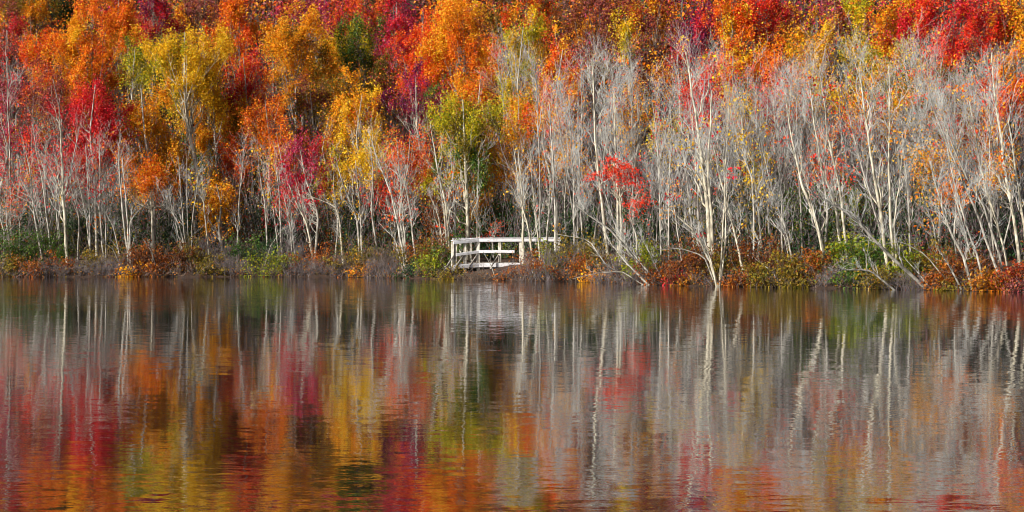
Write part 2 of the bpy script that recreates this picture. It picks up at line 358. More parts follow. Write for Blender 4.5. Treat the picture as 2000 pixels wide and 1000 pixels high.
def leafy_tree(name, label, cx, cy, rx, ry, col, d, dens=1.0, bx=None, tw=7, bark='grey', group='autumn trees in leaf', line=None, leaf=0.092, cls='tree', sub=None, flat=1.0, fwd=0.0):
    """A trunk with limbs that reach into a crown made of leaf sprays at the limbs' ends."""
    Y = shore_px(cx) + d
    bx = cx if bx is None else bx
    rx *= 1.12; ry *= 1.16; cy += (0.2 if d < 12 and cx < 1000 else 0.06) * ry
    c = W(cx, cy, Y); Rx = rx / F * Y; Rz = ry / F * Y; Ry = 0.75 * min(Rx, Rz) + 0.25 * Rx
    b = W(bx, 463, Y); b[2] = float(ground(b[0], b[1]))
    root = thing(name, label, cls, b, group)
    top = c + np.array([0, 0, Rz * 0.7])
    if line: pts = [b - [0, 0, 0.1]] + [W(a, q, Y - fwd) for a, q in line] + [top - [0, fwd * 0.6, 0]]
    else: pts = [b - [0, 0, 0.1], b + (top - b) * 0.4 + rng.normal(size=3) * [0.25, 0.2, 0], b + (top - b) * 0.72 + rng.normal(size=3) * [0.25, 0.2, 0], top]
    if not line and d < 15:
        for q in (1, 2, 3): pts[q] = pts[q] - np.array([0, Ry * (0.35 + 0.2 * q), 0])
        if bark == 'grey' and rng.random() < 0.55: bark = 'pale'
    P = polyline(pts, 14); r = tw / F * Y / 2; R = r * np.linspace(1.1, 0.18, 14)
    m = MB(); m.tubes(P, R, 8)
    # leaf sprays
    area = math.pi * rx * ry
    nc = int((16 if flat < 1 else 18) + (6 if flat < 1 else 8.5) * Rx * Rz * math.sqrt(dens))
    u = unit(rng.normal(size=(nc, 3))) * (rng.uniform(0.02, 1, (nc, 1)) ** 0.46)
    u *= np.where(rng.random((nc, 1)) < 0.16, rng.uniform(1.0, 1.3, (nc, 1)), 1.0)
    u[:, 0] *= 1 + 0.34 * np.sin(5 * u[:, 2] + rng.uniform(0, 6)); u[:, 2] *= 1 + 0.3 * np.sin(4 * u[:, 0] + rng.uniform(0, 6))
    cc = c + u * np.array([Rx, Ry, Rz])
    # limbs to the sprays
    lo = np.clip((cc[:, 2] - P[0, 2]) / max(0.5, P[-1, 2] - P[0, 2]) - rng.uniform(0.12, 0.3, nc), 0.18, 0.95) * 13
    i = np.minimum(lo.astype(int), 12); f = (lo - i)[:, None]; st = P[i] * (1 - f) + P[i + 1] * f; rs = R[i] * 0.5
    sN = np.linspace(0, 1, 6)
    Q = st[:, None] + (cc - st)[:, None] * sN[None, :, None]
    bow = np.linalg.norm(cc - st, axis=1)[:, None] * 0.12
    Q[:, :, 2] -= bow * np.sin(sN * np.pi)[None] * 0.9; Q[:, 1:-1] += rng.normal(size=(nc, 4, 3)) * 0.05
    keep = slice(0, min(nc, 40))
    lm = MB(); lm.tubes(Q[keep], np.maximum(rs[keep, None] * (1 - 0.8 * sN[None]), 0.006), 4)
    T, TR, _ = sprout(Q[keep], np.full(Q[keep].shape[:2], 0.012), min(nc, 40) * 4, 4, 0.7, 0.7, 0.4, 1.0, 0.2, 0.6)
    lm.tubes(T, TR, 3)
    m.build('trunk', BARK[bark], root); lm.build('branchwork', BARK[bark], root)
    sz = leaf * (1 + max(0, d - 8) * 0.012)
    nl = int(area * (0.092 / sz) ** 2 * (Y / 66) ** 2 / 1.42 * dens)
    s = rng.uniform(0.18, 0.42, nc) * (0.75 + 0.16 * min(Rx, Rz))
    wt = s ** 2 * rng.uniform(0.5, 1.5, nc); k = rng.choice(nc, nl, p=wt / wt.sum())
    off = rng.normal(size=(nl, 3)); off *= np.minimum(1, 1.9 / np.maximum(np.linalg.norm(off, axis=1, keepdims=True), 1e-6))
    tilt = rng.normal(size=(nc, 3)) * [0.5, 0.5, 0.1] + [0.12, 0, 1.0]
    sh = unit(tilt)[k]
    if flat < 1: pos = cc[k] + off * s[k][:, None] * np.array([1.0, 1.0, flat * 0.8]) + np.c_[np.zeros((nl, 2)), -np.abs(off[:, 0] * s[k]) * 0.35]
    else: pos = cc[k] + off * s[k][:, None] * 0.46 + sh * (rng.normal(size=(nl, 1)) * s[k][:, None] * 0.95)
    stray = rng.random(nl) < 0.16; pos[stray] += rng.normal(size=(int(stray.sum()), 3)) * 0.45
    m = MB(); mats = [LEAF[col]]
    if sub:
        mats.append(LEAF[sub[0]])
    # odd sprays turn in another tint: part green still, or further gone
    odd = {'orange': 'gold', 'redorange': 'goldorange', 'gold': 'yellowgreen', 'goldorange': 'olive', 'crimson': 'redorange', 'red': 'goldorange', 'magenta': 'crimson', 'maroon': 'goldorange',
           'purple': 'magenta', 'yellowgreen': 'green', 'olive': 'goldorange', 'mixed': 'olive'}.get(col, col)
    mats.append(LEAF[odd if flat == 1 else col]); alt = np.zeros(nc, int)
    alt[rng.random(nc) < 0.16] = len(mats) - 1
    if sub: alt[rng.random(nc) < sub[1]] = 1
    a = alt[k]; mix = rng.random(nl) < 0.12; a = np.where(mix, rng.integers(0, len(mats), nl), a)
    for q in range(len(mats)): m.leaves(pos[a == q], sz, q)
    m.build('crown', mats, root)
    return root

def shrub(name, label, cx, top, hw, kind, d, group='shrubs along the water', dens=1.0):
    Y = shore_px(cx) + d
    b = W(cx, 500, Y); b[2] = float(ground(b[0], b[1])) - 0.03
    H = max(0.35, W(cx, top, Y)[2] - b[2]); Rw = hw / F * Y
    root = thing(name, label, 'shrub', b, group)
    grey = kind in ('grey', 'mauve', 'tan')
    n = int((34 if grey else 16) * max(0.6, Rw * H / 0.9) ** 0.6)
    o = rng.normal(size=(n, 2)) * [Rw * 0.45, min(Rw, 0.7) * 0.35]
    p = np.c_[b[0] + np.clip(o[:, 0], -Rw * 0.9, Rw * 0.9), b[1] + o[:, 1], np.zeros(n)]; p[:, 2] = ground(p[:, 0], p[:, 1]) - 0.04
    s = np.linspace(0, 1, 7)
    fan = np.c_[(p[:, 0] - b[0]) / Rw * 0.35 + rng.normal(size=n) * 0.36, rng.normal(size=n) * 0.3 - 0.08]
    h = H * rng.uniform(0.5, 1.2, n) * (1 - 0.35 * np.abs((p[:, 0] - b[0]) / Rw) ** 2)
    P = p[:, None] + np.stack([fan[:, :1] * h[:, None] * s ** 1.4, fan[:, 1:] * h[:, None] * s ** 1.4, h[:, None] * (s - 0.12 * s ** 3)], -1)
    P[:, 1:] += rng.normal(size=(n, 6, 3)) * 0.02
    R = np.maximum(0.010 * (1 - 0.75 * s)[None] * rng.uniform(0.6, 1.2, (n, 1)), 0.004)
    P2, R2, _ = sprout(P, R, n * (8 if grey else 5), 5, H * 0.5, 0.85, 0.05, 1.0, 0.1, 0.6)
    P3, R3, _ = sprout(P2, R2, n * (20 if grey else 8), 4, H * 0.27, 0.95, 0.1, 1.0, 0.02, 0.6)
    bk = {'grey': 'mauve', 'mauve': 'mauve', 'tan': 'brown'}.get(kind, 'brown')
    m = MB(); m.tubes(P, R, 4); m.tubes(P2, R2, 3); m.tubes(P3, R3, 3); m.build('twig_crown', BARK[bk], root)
    if not grey:
        nl = int(hw * 1.7 * max(20, H / Y * F) / 3.0 * dens); m = MB()
        A = near(P2, max(14, nl // 12), 0.05, 0.2); k = rng.integers(0, len(A), nl)
        pos = A[k] + rng.normal(size=(nl, 3)) * np.array([0.13, 0.13, 0.11]); pos[:, 2] = np.maximum(pos[:, 2], 0.03)
        m.leaves(pos, 0.095); m.build('leaves', LEAF[kind], root)
    else:
        nl = int(hw * 1.6); m = MB(); m.leaves(near(P2, nl, 0.06, 0.2), 0.07); m.build('leaves', LEAF[['brown', 'olive', 'rust'][int(rng.integers(0, 3))]], root)
    return root

# ---------------------------------------------------------------- footbridge
def footbridge():
    Y0 = 66.8
    q = lambda px, py, Y=Y0: W(px, py, Y)
    wm, wn, wp = mat("weathered_white_paint")
    tc = wn.nodes.new("ShaderNodeTexCoord"); mp = wn.nodes.new("ShaderNodeMapping"); mp.inputs["Scale"].default_value = (3.5, 3.5, 11)
    ns = wn.nodes.new("ShaderNodeTexNoise"); ns.inputs["Scale"].default_value = 1; ns.inputs["Detail"].default_value = 6; ns.inputs["Roughness"].default_value = 0.7
    r = wn.nodes.new("ShaderNodeValToRGB"); e = r.color_ramp.elements
    e[0].position = 0.34; e[0].color = (*s2l((140, 134, 130)), 1); e[1].position = 0.60; e[1].color = (*s2l((232, 231, 233)), 1)
    k_ = e.new(0.44); k_.color = (*s2l((214, 211, 212)), 1)
    wn.links.new(tc.outputs["Object"], mp.inputs[0]); wn.links.new(mp.outputs[0], ns.inputs[0]); wn.links.new(ns.outputs[0], r.inputs[0]); wn.links.new(r.outputs[0], wp.inputs["Base Color"])
    wp.inputs["Roughness"].default_value = 0.75
    cm = bark_mat("sunlit_post_paint", (150, 140, 124), (204, 196, 180), (218, 212, 198), (8, 8, 2.5))  # sun's warmth on white posts put into their colour; rails stay cooler
    grey = bark_mat("bare_deck_timber", (96, 88, 80), (138, 130, 120), (168, 160, 150), (3, 14, 14))
    c = q(985, 513); c[2] = float(ground(c[0], c[1]))
    root = thing("footbridge", "white painted wooden footbridge with posts, rails and braces on the bank", "footbridge", c)
    zt, zm, zd, zl = 1.665, 1.10, 0.66, 0.60       # tops of rail, mid rail, deck
    xc = lambda px, Y=Y0: (px - 1000) / F * Y
    # corner of the bend and the section that swings towards the water on the far side
    A = np.array([xc(934), Y0, 0]); Bp = np.array([xc(1094, Y0 + 0.5), Y0 + 0.5, 0]); Lf = np.array([xc(884, Y0 - 0.55), Y0 - 0.55, 0])
    lerp = lambda a, b, t: a + (b - a) * t
    def post(p, zb, ztop, s=0.125):
        m = MB(); m.beam([p[0], p[1], zb], [p[0], p[1], ztop], s, s, up=(0, 1, 0)); m.build('post', cm, root)
    def board(name, a, b, za, zb, th, ht, oy=0.0, mt=wm):
        m = MB(); n2 = unit(np.array([-(b - a)[1], (b - a)[0], 0])) * oy
        m.beam(np.array([a[0], a[1], za]) + n2, np.array([b[0], b[1], zb]) + n2, th, ht); return m.build(name, mt, root)
    xt = lambda px: (xc(px) - A[0]) / (Bp[0] - A[0])
    for px, zb in ((976, 0.3), (1017, 0.5), (1055, 0.6), (1091, 0.6)):
        post(lerp(A, Bp, xt(px)), zb, zt - 0.06)
    post(A, -0.15, zt - 0.06, 0.135)
    for t, zb in ((0.52, 0.2), (0.88, 0.35), (1.0, 0.35)):
        post(lerp(A, Lf, t), zb, zt - 0.06 - 0.1 * t)
    board('rail_board', A, Bp, zt - 0.10, zt - 0.09, 0.035, 0.125, -0.085)
    board('rail_board', A, Lf, zt - 0.10, zt - 0.20, 0.035, 0.125, 0.085)
    board('cap_rail', A + (Bp - A) * -0.02, Bp, zt - 0.012, zt - 0.002, 0.20, 0.035)
    board('cap_rail', lerp(A, Lf, 0.03), lerp(A, Lf, 1.03), zt - 0.016, zt - 0.116, 0.20, 0.035)
    board('mid_rail', A, lerp(A, Bp, xt(1004)), zm, zm, 0.035, 0.125, -0.085)
    board('mid_rail', A, lerp(A, Lf, 0.9), zm, zm - 0.13, 0.035, 0.125, 0.085)
    # far railing
    N = np.array([-0.15, 1.5, 0])
    for px in (891, 899, 920, 1048, 1090):
        t = xt(px); p = (lerp(A, Bp, t) if t > 0 else lerp(A, Lf, -t * (Bp[0] - A[0]) / (A[0] - Lf[0]) * 0.3)) + N
        p[0] = xc(px, p[1]); post(p, 0.5, zt - 0.06, 0.10)
    board('cap_rail', np.array([xc(884, Y0 + 1.4), Y0 + 1.4, 0]), Bp + N, zt - 0.02, zt - 0.01, 0.18, 0.035)
    board('rail_board', np.array([xc(884, Y0 + 1.4), Y0 + 1.4, 0]), Bp + N, zt - 0.11, zt - 0.10, 0.035, 0.14, 0.075)
    # deck planks across the bridge, side beams
    m = MB()
    for k in range(26):
        t = (k + 0.5) / 26; p = lerp(A, Bp, t); m.beam([p[0], p[1] - 0.06, zd - 0.02], [p[0] - 0.12, p[1] + 1.5, zd - 0.02], 0.118, 0.035, ch=0.005)
    for k in range(9):
        t = (k + 0.5) / 9; p = lerp(A, Lf, t); m.beam([p[0], p[1] - 0.06, zd - 0.02 - 0.06 * t], [p[0] - 0.12, p[1] + 1.5, zd - 0.02 - 0.06 * t], 0.115, 0.035, ch=0.005)
    m.build('deck', grey, root)
    board('side_beam', A, lerp(A, Bp, 0.98), zl - 0.06, zl - 0.06, 0.06, 0.17, -0.10)
    board('side_beam', A, Lf, zl - 0.06, zl - 0.12, 0.06, 0.17, 0.10)
    board('side_beam', lerp(A, Bp, 0.02) + N * 0.9, Bp + N * 0.9, zl - 0.07, zl - 0.07, 0.06, 0.15, 0, grey)
    # braces from the outrigger up to the post
    for p0, dx in ((A, -0.36), (lerp(A, Bp, xt(976)), -0.34), (lerp(A, Lf, 0.52), -0.36), (lerp(A, Lf, 0.9), -0.34)):
        m = MB(); m.beam([p0[0] + dx, p0[1] - 0.34, zl - 0.10], [p0[0] - 0.05, p0[1] - 0.09, zm - 0.14], 0.055, 0.055); m.build('brace', grey, root)
        m = MB(); m.beam([p0[0] + dx * 1.1, p0[1] - 0.38, zl - 0.16], [p0[0] + 0.02, p0[1] + 0.3, zl - 0.16], 0.075, 0.075); m.build('outrigger', grey, root)
    for t in (0.45, 0.8):
        p = lerp(A, Bp, t); m = MB(); m.tubes(np.array([[p[0], p[1] + 0.4, -0.2], [p[0], p[1] + 0.4, zl - 0.14]]), np.array([0.075, 0.07]), 8); m.build('pile', grey, root)
footbridge()

# ---------------------------------------------------------------- trees in leaf
# label, crown centre column and row, half width, half height, leaf colours, metres behind the waterline, density, options
LEAFY = [
 # front and middle rows
 ("big crimson maple in leaf above the bare stems near the far end of the bank", 203, 222, 62, 88, 'crimson', 6, 1.1, dict(bx=190, bark='pale')),
 ("tall golden tree with a long pale leaning trunk", 368, 120, 72, 92, 'gold', 9, 1.15, dict(bx=396, line=[(394, 400), (384, 330), (366, 240), (360, 180)], tw=10, bark='cream', fwd=1.5)),
 ("orange maple between the crimson maple and the tall golden tree", 288, 235, 52, 100, 'goldorange', 7, 1.0, dict(bx=300, bark='pale', tw=8)),
 ("low orange maple with forked pale trunk under the golden tree", 285, 345, 48, 46, 'orange', 4, .75, dict(bx=300, line=[(297, 400), (288, 367)], bark='cream', tw=8)),
 ("golden orange tree with a narrow crown behind the golden tree's trunk", 425, 225, 46, 85, 'goldorange', 11, .95, dict(bx=440)),
 ("small yellow and orange tree hanging low over the shrubs", 428, 390, 30, 52, 'goldorange', 5, .95, dict(bx=440, sub=('goldorange', .5))),
 ("sparse scarlet maple with thin leaves among bare stems at the far end", 60, 300, 55, 55, 'red', 4, .2, dict(bx=85, bark='pale', tw=5, sub=('crimson', .5))),
 ("loose mixed orange and mauve tree beside the crimson maple", 118, 215, 48, 75, 'mixed', 12, .7, dict(sub=('maroon', .4))),
 ("scarlet maple beside the tall golden tree", 482, 175, 40, 80, 'redorange', 12, .95, dict(sub=('crimson', .4))),
 ("magenta maple with sparse leaves over leaning grey stems", 592, 325, 48, 62, 'magenta', 5, .5, dict(bx=615, bark='pale', tw=6, sub=('crimson', .5))),
 ("golden tree with a broad upper crown above the magenta maple", 570, 95, 62, 88, 'goldorange', 16, 1.1, dict()),
 ("orange tree with ragged crown below the broad golden one", 525, 235, 45, 60, 'mixed', 9, .8, dict(sub=('orange', .6))),
 ("dark olive and mauve tree in shade above the magenta maple", 612, 220, 52, 55, 'olive', 14, .75, dict(sub=('maroon', .35))),
 ("bright golden tree with pointed orange top in mid bank", 712, 230, 48, 72, 'goldorange', 8, 1.05, dict(bx=704, sub=('gold', .6), bark='pale')),
 ("low golden tree with loose leaves over grey stems", 725, 300, 42, 46, 'gold', 5, .7, dict(bx=740, bark='pale', tw=5)),
 ("scattered orange maple over the leaning grey stems before the footbridge", 805, 300, 50, 62, 'redorange', 5, .42, dict(bx=795, bark='pale', tw=6, sub=('mixed', .5))),
 ("mauve maple with thinning crown before the scarlet orange maple", 815, 190, 45, 60, 'magenta', 10, .65, dict(sub=('purple', .5))),
 ("yellow-green tree with straight pale trunk beside the footbridge", 905, 250, 66, 92, 'yellowgreen', 5, 1.0, dict(bx=914, line=[(914, 440), (912, 380), (908, 300)], tw=9, bark='cream', fwd=1.1, sub=('olive', .3))),
 ("golden orange tree drooping beside the yellow-green tree", 968, 300, 36, 66, 'goldorange', 8, .75, dict(bark='pale')),
 ("scarlet low maple sapling with few leaves above the footbridge's deck", 965, 444, 22, 18, 'red', 5.5, .14, dict(tw=4, sub=('redorange', .6), flat=.5)),
 ("yellow-olive tree with bright narrow crown above the footbridge", 1022, 125, 42, 92, 'gold', 12, .95, dict(sub=('yellowgreen', .45))),
 ("column shaped scarlet orange tree above the footbridge's far end", 1098, 175, 34, 100, 'redorange', 12, .95, dict(sub=('goldorange', .35))),
 ("loose orange tree among grey stems above the footbridge", 1060, 250, 44, 60, 'goldorange', 8, .5, dict(bark='pale', sub=('redorange', .4))),
 ("small vivid scarlet maple with layered sprays between pale trunks", 1206, 334, 38, 26, 'red', 3.5, .6, dict(bx=1210, line=[(1214, 451), (1211, 380)], bark='cream', tw=8, flat=.3)),
 ("little scarlet sapling with two sprays beside the layered scarlet maple", 1247, 392, 17, 28, 'red', 3.0, .45, dict(bx=1244, tw=5, bark='pale', flat=.4)),
 ("crimson maple with thin crown among bare grey trees", 1372, 195, 44, 68, 'crimson', 9, .6, dict(bark='grey', sub=('red', .3))),
 ("thin gold tree mixed with bare branches beside the thin crimson maple", 1445, 230, 48, 70, 'gold', 9, .34, dict(bark='pale', sub=('goldorange', .5))),
 ("thin orange tree mixed with bare branches above the layered scarlet maple", 1240, 225, 55, 55, 'goldorange', 10, .34, dict(bark='pale', sub=('mixed', .4))),
 ("thin crimson tree among bare branches beyond the big forked trunks", 1520, 215, 44, 60, 'red', 9, .28, dict(bark='pale', sub=('crimson', .6))),
 ("golden orange sprays on a slim tree above the fallen trunk", 1812, 322, 44, 34, 'goldorange', 4, .42, dict(bx=1830, bark='pale', tw=5)),
 ("orange sprays on a slim low tree beside the fallen trunk", 1856, 378, 28, 30, 'orange', 3.2, .5, dict(bx=1872, bark='pale', tw=5)),
 ("thin gold tree half bare above the fallen trunk", 1785, 190, 62, 66, 'goldorange', 10, .42, dict(sub=('olive', .35))),
 ("thin mixed red and brown tree among the last bare trees", 1905, 200, 60, 70, 'mixed', 10, .42, dict(sub=('maroon', .5))),
 ("sparse red and orange tree beside the fallen trunk's tip", 1610, 300, 52, 62, 'red', 6, .16, dict(bark='pale', sub=('orange', .5))),
 ("orange red tree with dark bark at the near end of the bank", 1972, 165, 44, 110, 'redorange', 8, .75, dict(bx=1985, line=[(1975, 330), (1972, 190), (1955, 130)], tw=9, bark='dark', sub=('goldorange', .4))),
 ("thin orange tree over bare stems beside the mixed tree at the near end", 1690, 225, 55, 55, 'goldorange', 8, .36, dict(sub=('red', .3))),
 ("thin dark red tree with few leaves behind the near end's leaning stems", 1935, 290, 42, 60, 'rust', 6, .25, dict(sub=('redorange', .4))),
 # green understorey trees
 ("dark green evergreen behind the footbridge", 958, 415, 50, 52, 'green', 7, .9, dict(tw=5)),
 ("bright green young tree behind the fallen trunk", 1655, 420, 58, 62, 'green', 7, .45, dict(tw=4, sub=('lime', .35))),
 ("dark green sapling behind the leaning stems in mid bank", 715, 440, 40, 40, 'deepgreen', 9, .7, dict(tw=4)),
 ("dark green sapling near the footbridge's ramp end", 830, 420, 32, 42, 'deepgreen', 9, .6, dict(tw=4)),
 ("green sapling under the golden tree's trunk", 400, 300, 32, 50, 'green', 12, .7, dict(tw=4, sub=('olive', .4))),
 ("green and yellow tree in shade between the golden crowns", 520, 320, 36, 60, 'olive', 10, .7, dict(sub=('green', .4))),
 ("olive sapling with green tints behind the magenta maple", 655, 330, 42, 55, 'olive', 11, .6, dict(sub=('goldorange', .4))),
 # upper rows on the slope
 ("bright orange maple rising behind the crimson maple", 180, 100, 64, 95, 'orange', 16, 1.1, dict(sub=('goldorange', .4))),
 ("deep orange maple at the top beside the bright orange maple", 232, 50, 46, 75, 'redorange', 21, 1.0, dict(sub=('orange', .5))),
 ("yellow-green tree squeezed beside the tall golden tree", 272, 135, 34, 48, 'yellowgreen', 13, .95, dict()),
 ("orange red tree on the slope near the far end", 72, 110, 36, 70, 'redorange', 18, .8, dict(sub=('goldorange', .5))),
 ("golden brown tree topmost at the far end", 38, 30, 62, 65, 'goldorange', 26, .9, dict(sub=('maroon', .35))),
 ("dim crimson tree below the golden brown top at the far end", 15, 100, 44, 55, 'crimson', 22, .6, dict(sub=('maroon', .5))),
 ("dark pine peeping over the orange trees", 118, 10, 48, 52, 'pine', 30, 1.2, dict(bark='dark')),
 ("deep magenta maple between the orange and golden tops", 300, 40, 44, 65, 'crimson', 25, .95, dict(sub=('purple', .4))),
 ("dusky maroon tree above the tall golden tree", 400, 25, 48, 60, 'maroon', 30, 1.0, dict(sub=('brown', .3))),
 ("orange tree above the scarlet maple beside the golden tree", 465, 55, 48, 75, 'redorange', 24, 1.0, dict(sub=('orange', .5))),
 ("mauve tree with half bare top beside the broad golden one", 622, 15, 62, 45, 'magenta', 32, .7, dict(sub=('purple', .3))),
 ("golden tree under the mauve half bare top", 632, 130, 52, 50, 'gold', 20, 1.0, dict(sub=('goldorange', .5))),
 ("olive green tree with dark shaded side under the red slope trees", 705, 100, 44, 62, 'yellowgreen', 19, .9, dict(sub=('green', .5))),
 ("ragged red and orange tree at the top beside the olive green tree", 705, 25, 50, 50, 'redorange', 30, .85, dict(sub=('magenta', .4))),
 ("magenta tree leaning into the scarlet orange maple", 775, 60, 38, 75, 'magenta', 26, .9, dict(sub=('crimson', .5))),
 ("scarlet orange maple with a broad crown above mid bank", 828, 95, 58, 100, 'redorange', 18, 1.15, dict(sub=('red', .35))),
 ("glowing orange maple beside the scarlet orange maple", 905, 95, 64, 110, 'orange', 17, 1.15, dict(sub=('goldorange', .35))),
 ("dark shaded olive tree in the gap between orange crowns", 760, 170, 44, 60, 'olive', 20, .8, dict(sub=('maroon', .5))),
 ("deep orange tree low between the orange maple and yellow-green tree", 940, 195, 40, 60, 'orange', 13, .8, dict(sub=('mixed', .4))),
 ("red and orange tree topmost above the footbridge", 1045, 30, 50, 55, 'redorange', 26, .9, dict(sub=('olive', .35))),
 ("dark olive tree in shade beside the glowing orange maple", 985, 40, 32, 80, 'olive', 28, .9, dict(sub=('rustdark', .4))),
 ("large dusky maroon tree above the bare trees", 1165, 60, 66, 80, 'maroon', 22, .95, dict(sub=('rustdark', .35))),
 ("narrow yellow sapling against the dusky maroon trees", 1222, 75, 18, 48, 'gold', 17, .8, dict(tw=4)),
 ("maroon and orange tree at the top over the bare trees", 1280, 40, 58, 62, 'maroon', 24, .9, dict(sub=('mixed', .45))),
 ("dark brown thinning tree behind the bare treetops", 1270, 140, 80, 50, 'rustdark', 20, .6, dict(sub=('maroon', .5))),
 ("purple maple beside the vivid orange top", 1368, 60, 44, 62, 'purple', 20, 1.0, dict(sub=('crimson', .35))),
 ("vivid orange maple topmost beside the purple maple", 1434, 55, 42, 72, 'orange', 19, 1.1, dict(sub=('redorange', .4))),
 ("crimson maple topmost next to the vivid orange one", 1490, 45, 34, 80, 'crimson', 21, 1.0, dict(sub=('red', .5))),
 ("speckled maroon and gold tree on the upper slope", 1548, 45, 46, 60, 'maroon', 24, .85, dict(sub=('goldorange', .4))),
 ("golden tree with rounded crown above the big forked trunks", 1590, 115, 54, 62, 'goldorange', 15, .9, dict(sub=('gold', .5))),
 ("slim yellow tree on the slope beside the rounded golden one", 1678, 75, 32, 85, 'gold', 17, .9, dict(sub=('yellowgreen', .5))),
 ("dull orange tree at the top behind the slim yellow one", 1650, 30, 44, 52, 'orange', 27, .8, dict(sub=('maroon', .5))),
 ("orange tree tinged red beside the slim yellow one", 1740, 70, 42, 75, 'goldorange', 20, .9, dict(sub=('redorange', .5))),
 ("gold speckled tree at the top beside the scarlet near end maples", 1790, 45, 34, 65, 'gold', 25, .85, dict(sub=('redorange', .45))),
 ("large scarlet maple on the slope at the near end", 1858, 80, 60, 90, 'red', 17, .95, dict(sub=('crimson', .45))),
 ("maroon tree beyond the large scarlet maple at the near end", 1930, 40, 46, 62, 'maroon', 23, .85, dict(sub=('red', .45))),
 ("orange and gold tree topmost at the near end", 1992, 40, 40, 60, 'goldorange', 24, .8, dict(sub=('mixed', .5))),
 ("faint orange tree between the crimson top and golden crown", 1525, 145, 40, 48, 'orange', 13, .6, dict(sub=('redorange', .4))),
 ("red tree half hidden below the large scarlet maple", 1830, 150, 40, 45, 'crimson', 13, .6, dict(sub=('olive', .4))),
 ("dull red tree on the lower slope near the far end", 22, 190, 45, 55, 'magenta', 16, .4, dict(sub=('maroon', .5))),
 # thin half bare trees that mix leaf colour into the stems
 ("thin scarlet tree low at the far end edge", 28, 372, 38, 48, 'red', 5, .1, dict(bark='pale', tw=4)),
 ("thin crimson tree hanging below the big crimson maple", 152, 325, 36, 46, 'crimson', 5, .42, dict(bark='pale', tw=4)),
 ("loose gold and orange tree under the tall golden tree's left side", 332, 300, 38, 56, 'goldorange', 8, .7, dict(bark='pale', tw=5)),
 ("ragged red orange tree right below the golden orange narrow crown", 462, 318, 34, 58, 'redorange', 9, .6, dict(tw=4, sub=('mixed', .4))),
 ("thin orange tree before the olive shade tree in mid bank", 545, 290, 36, 50, 'orange', 8, .5, dict(tw=4, sub=('magenta', .3))),
 ("thin red tree low behind the leaning cream stems", 560, 388, 34, 44, 'red', 6, .22, dict(tw=4, sub=('crimson', .5))),
 ("orange gold tree between the magenta and bright golden trees", 648, 262, 40, 55, 'goldorange', 11, .8, dict(tw=5, sub=('maroon', .25))),
 ("dark olive tree over the bright golden one in mid bank", 672, 180, 42, 46, 'olive', 15, .8, dict(sub=('goldorange', .4))),
 ("thin gold tree with few leaves over the crooked pale tree", 655, 345, 34, 38, 'gold', 5.5, .4, dict(tw=4, bark='pale')),
 ("thin scarlet tree low behind the leaning poles", 768, 375, 42, 48, 'red', 6, .22, dict(tw=4, sub=('crimson', .4))),
 ("thin orange tree beside the yellow-green one, bank end side", 842, 330, 34, 62, 'orange', 6, .45, dict(tw=4, bark='pale', sub=('mixed', .4))),
 ("low rust leaved tree behind the footbridge's ramp", 862, 405, 28, 40, 'rust', 6, .4, dict(tw=4)),
 ("loose gold tree low beside the yellow-green one's trunk", 938, 372, 28, 42, 'goldorange', 6, .6, dict(tw=4)),
 ("loose orange tree over the footbridge's long rail", 1002, 330, 34, 62, 'goldorange', 7, .42, dict(tw=4, bark='pale')),
 ("gold tree between the yellow-green tree and orange columns", 1012, 225, 36, 50, 'gold', 10, .75, dict(tw=5, sub=('orange', .35))),
 ("thin orange tree above the straight pale trees past the footbridge", 1105, 295, 40, 55, 'goldorange', 8, .3, dict(tw=4, bark='pale')),
 ("shaded olive tree under the large dusky maroon one", 1155, 172, 46, 46, 'olive', 14, .55, dict(sub=('rustdark', .5))),
 ("thin gold tree tangled in bare tops below the maroon and orange one", 1318, 150, 46, 50, 'goldorange', 13, .4, dict(sub=('maroon', .4))),
 ("thin yellow tree in bare twigs beyond the layered scarlet maple", 1305, 262, 40, 60, 'gold', 9, .22, dict(tw=4, bark='pale')),
 ("gold flecked tree under the vivid orange top", 1425, 148, 42, 46, 'gold', 13, .5, dict(sub=('redorange', .4))),
 ("red orange tree under the topmost crimson maple", 1485, 132, 34, 44, 'redorange', 14, .6, dict(sub=('goldorange', .4))),
 ("loose gold tree below the slim yellow one", 1632, 180, 48, 44, 'gold', 11, .5, dict(sub=('maroon', .25))),
 ("yellow-green tree below the orange tree tinged red", 1745, 155, 44, 50, 'yellowgreen', 13, .7, dict(sub=('goldorange', .45))),
 ("thin mixed tree over the leaning trio's middle", 1872, 262, 46, 52, 'mixed', 7, .32, dict(tw=4, bark='pale')),
 ("thin gold leaved tree low among the near end stems", 1950, 335, 40, 50, 'goldorange', 5, .24, dict(tw=4, bark='pale')),
 ("thin orange tree in the bare tops beyond the rounded golden one", 1562, 205, 46, 44, 'goldorange', 10, .34, dict(tw=4, bark='pale')),
 ("thin yellow tree low in the twigs beside the gold leaved slim tree", 1462, 335, 44, 56, 'gold', 6, .2, dict(tw=4, bark='pale')),
 ("maroon tree with thinning crown near the far end", 92, 165, 40, 52, 'maroon', 15, .6, dict(sub=('redorange', .4))),
 ("thin mauve tree halfway up at the far end edge", 12, 262, 40, 62, 'maroon', 10, .4, dict(sub=('magenta', .4))),
 ("green sapling with few leaves behind the thin leaning tree over rust", 1555, 405, 46, 56, 'green', 7, .4, dict(tw=4, sub=('lime', .3))),
 ("dark green sapling behind the fan of stems", 1430, 415, 46, 44, 'deepgreen', 8, .5, dict(tw=4)),
 ("dark green sapling behind the sprawling trunk", 1265, 428, 46, 40, 'deepgreen', 9, .5, dict(tw=4, sub=('green', .3))),
 ("dark green sapling before the slender straight tree", 1130, 432, 46, 38, 'deepgreen', 8, .55, dict(tw=4, sub=('green', .3))),
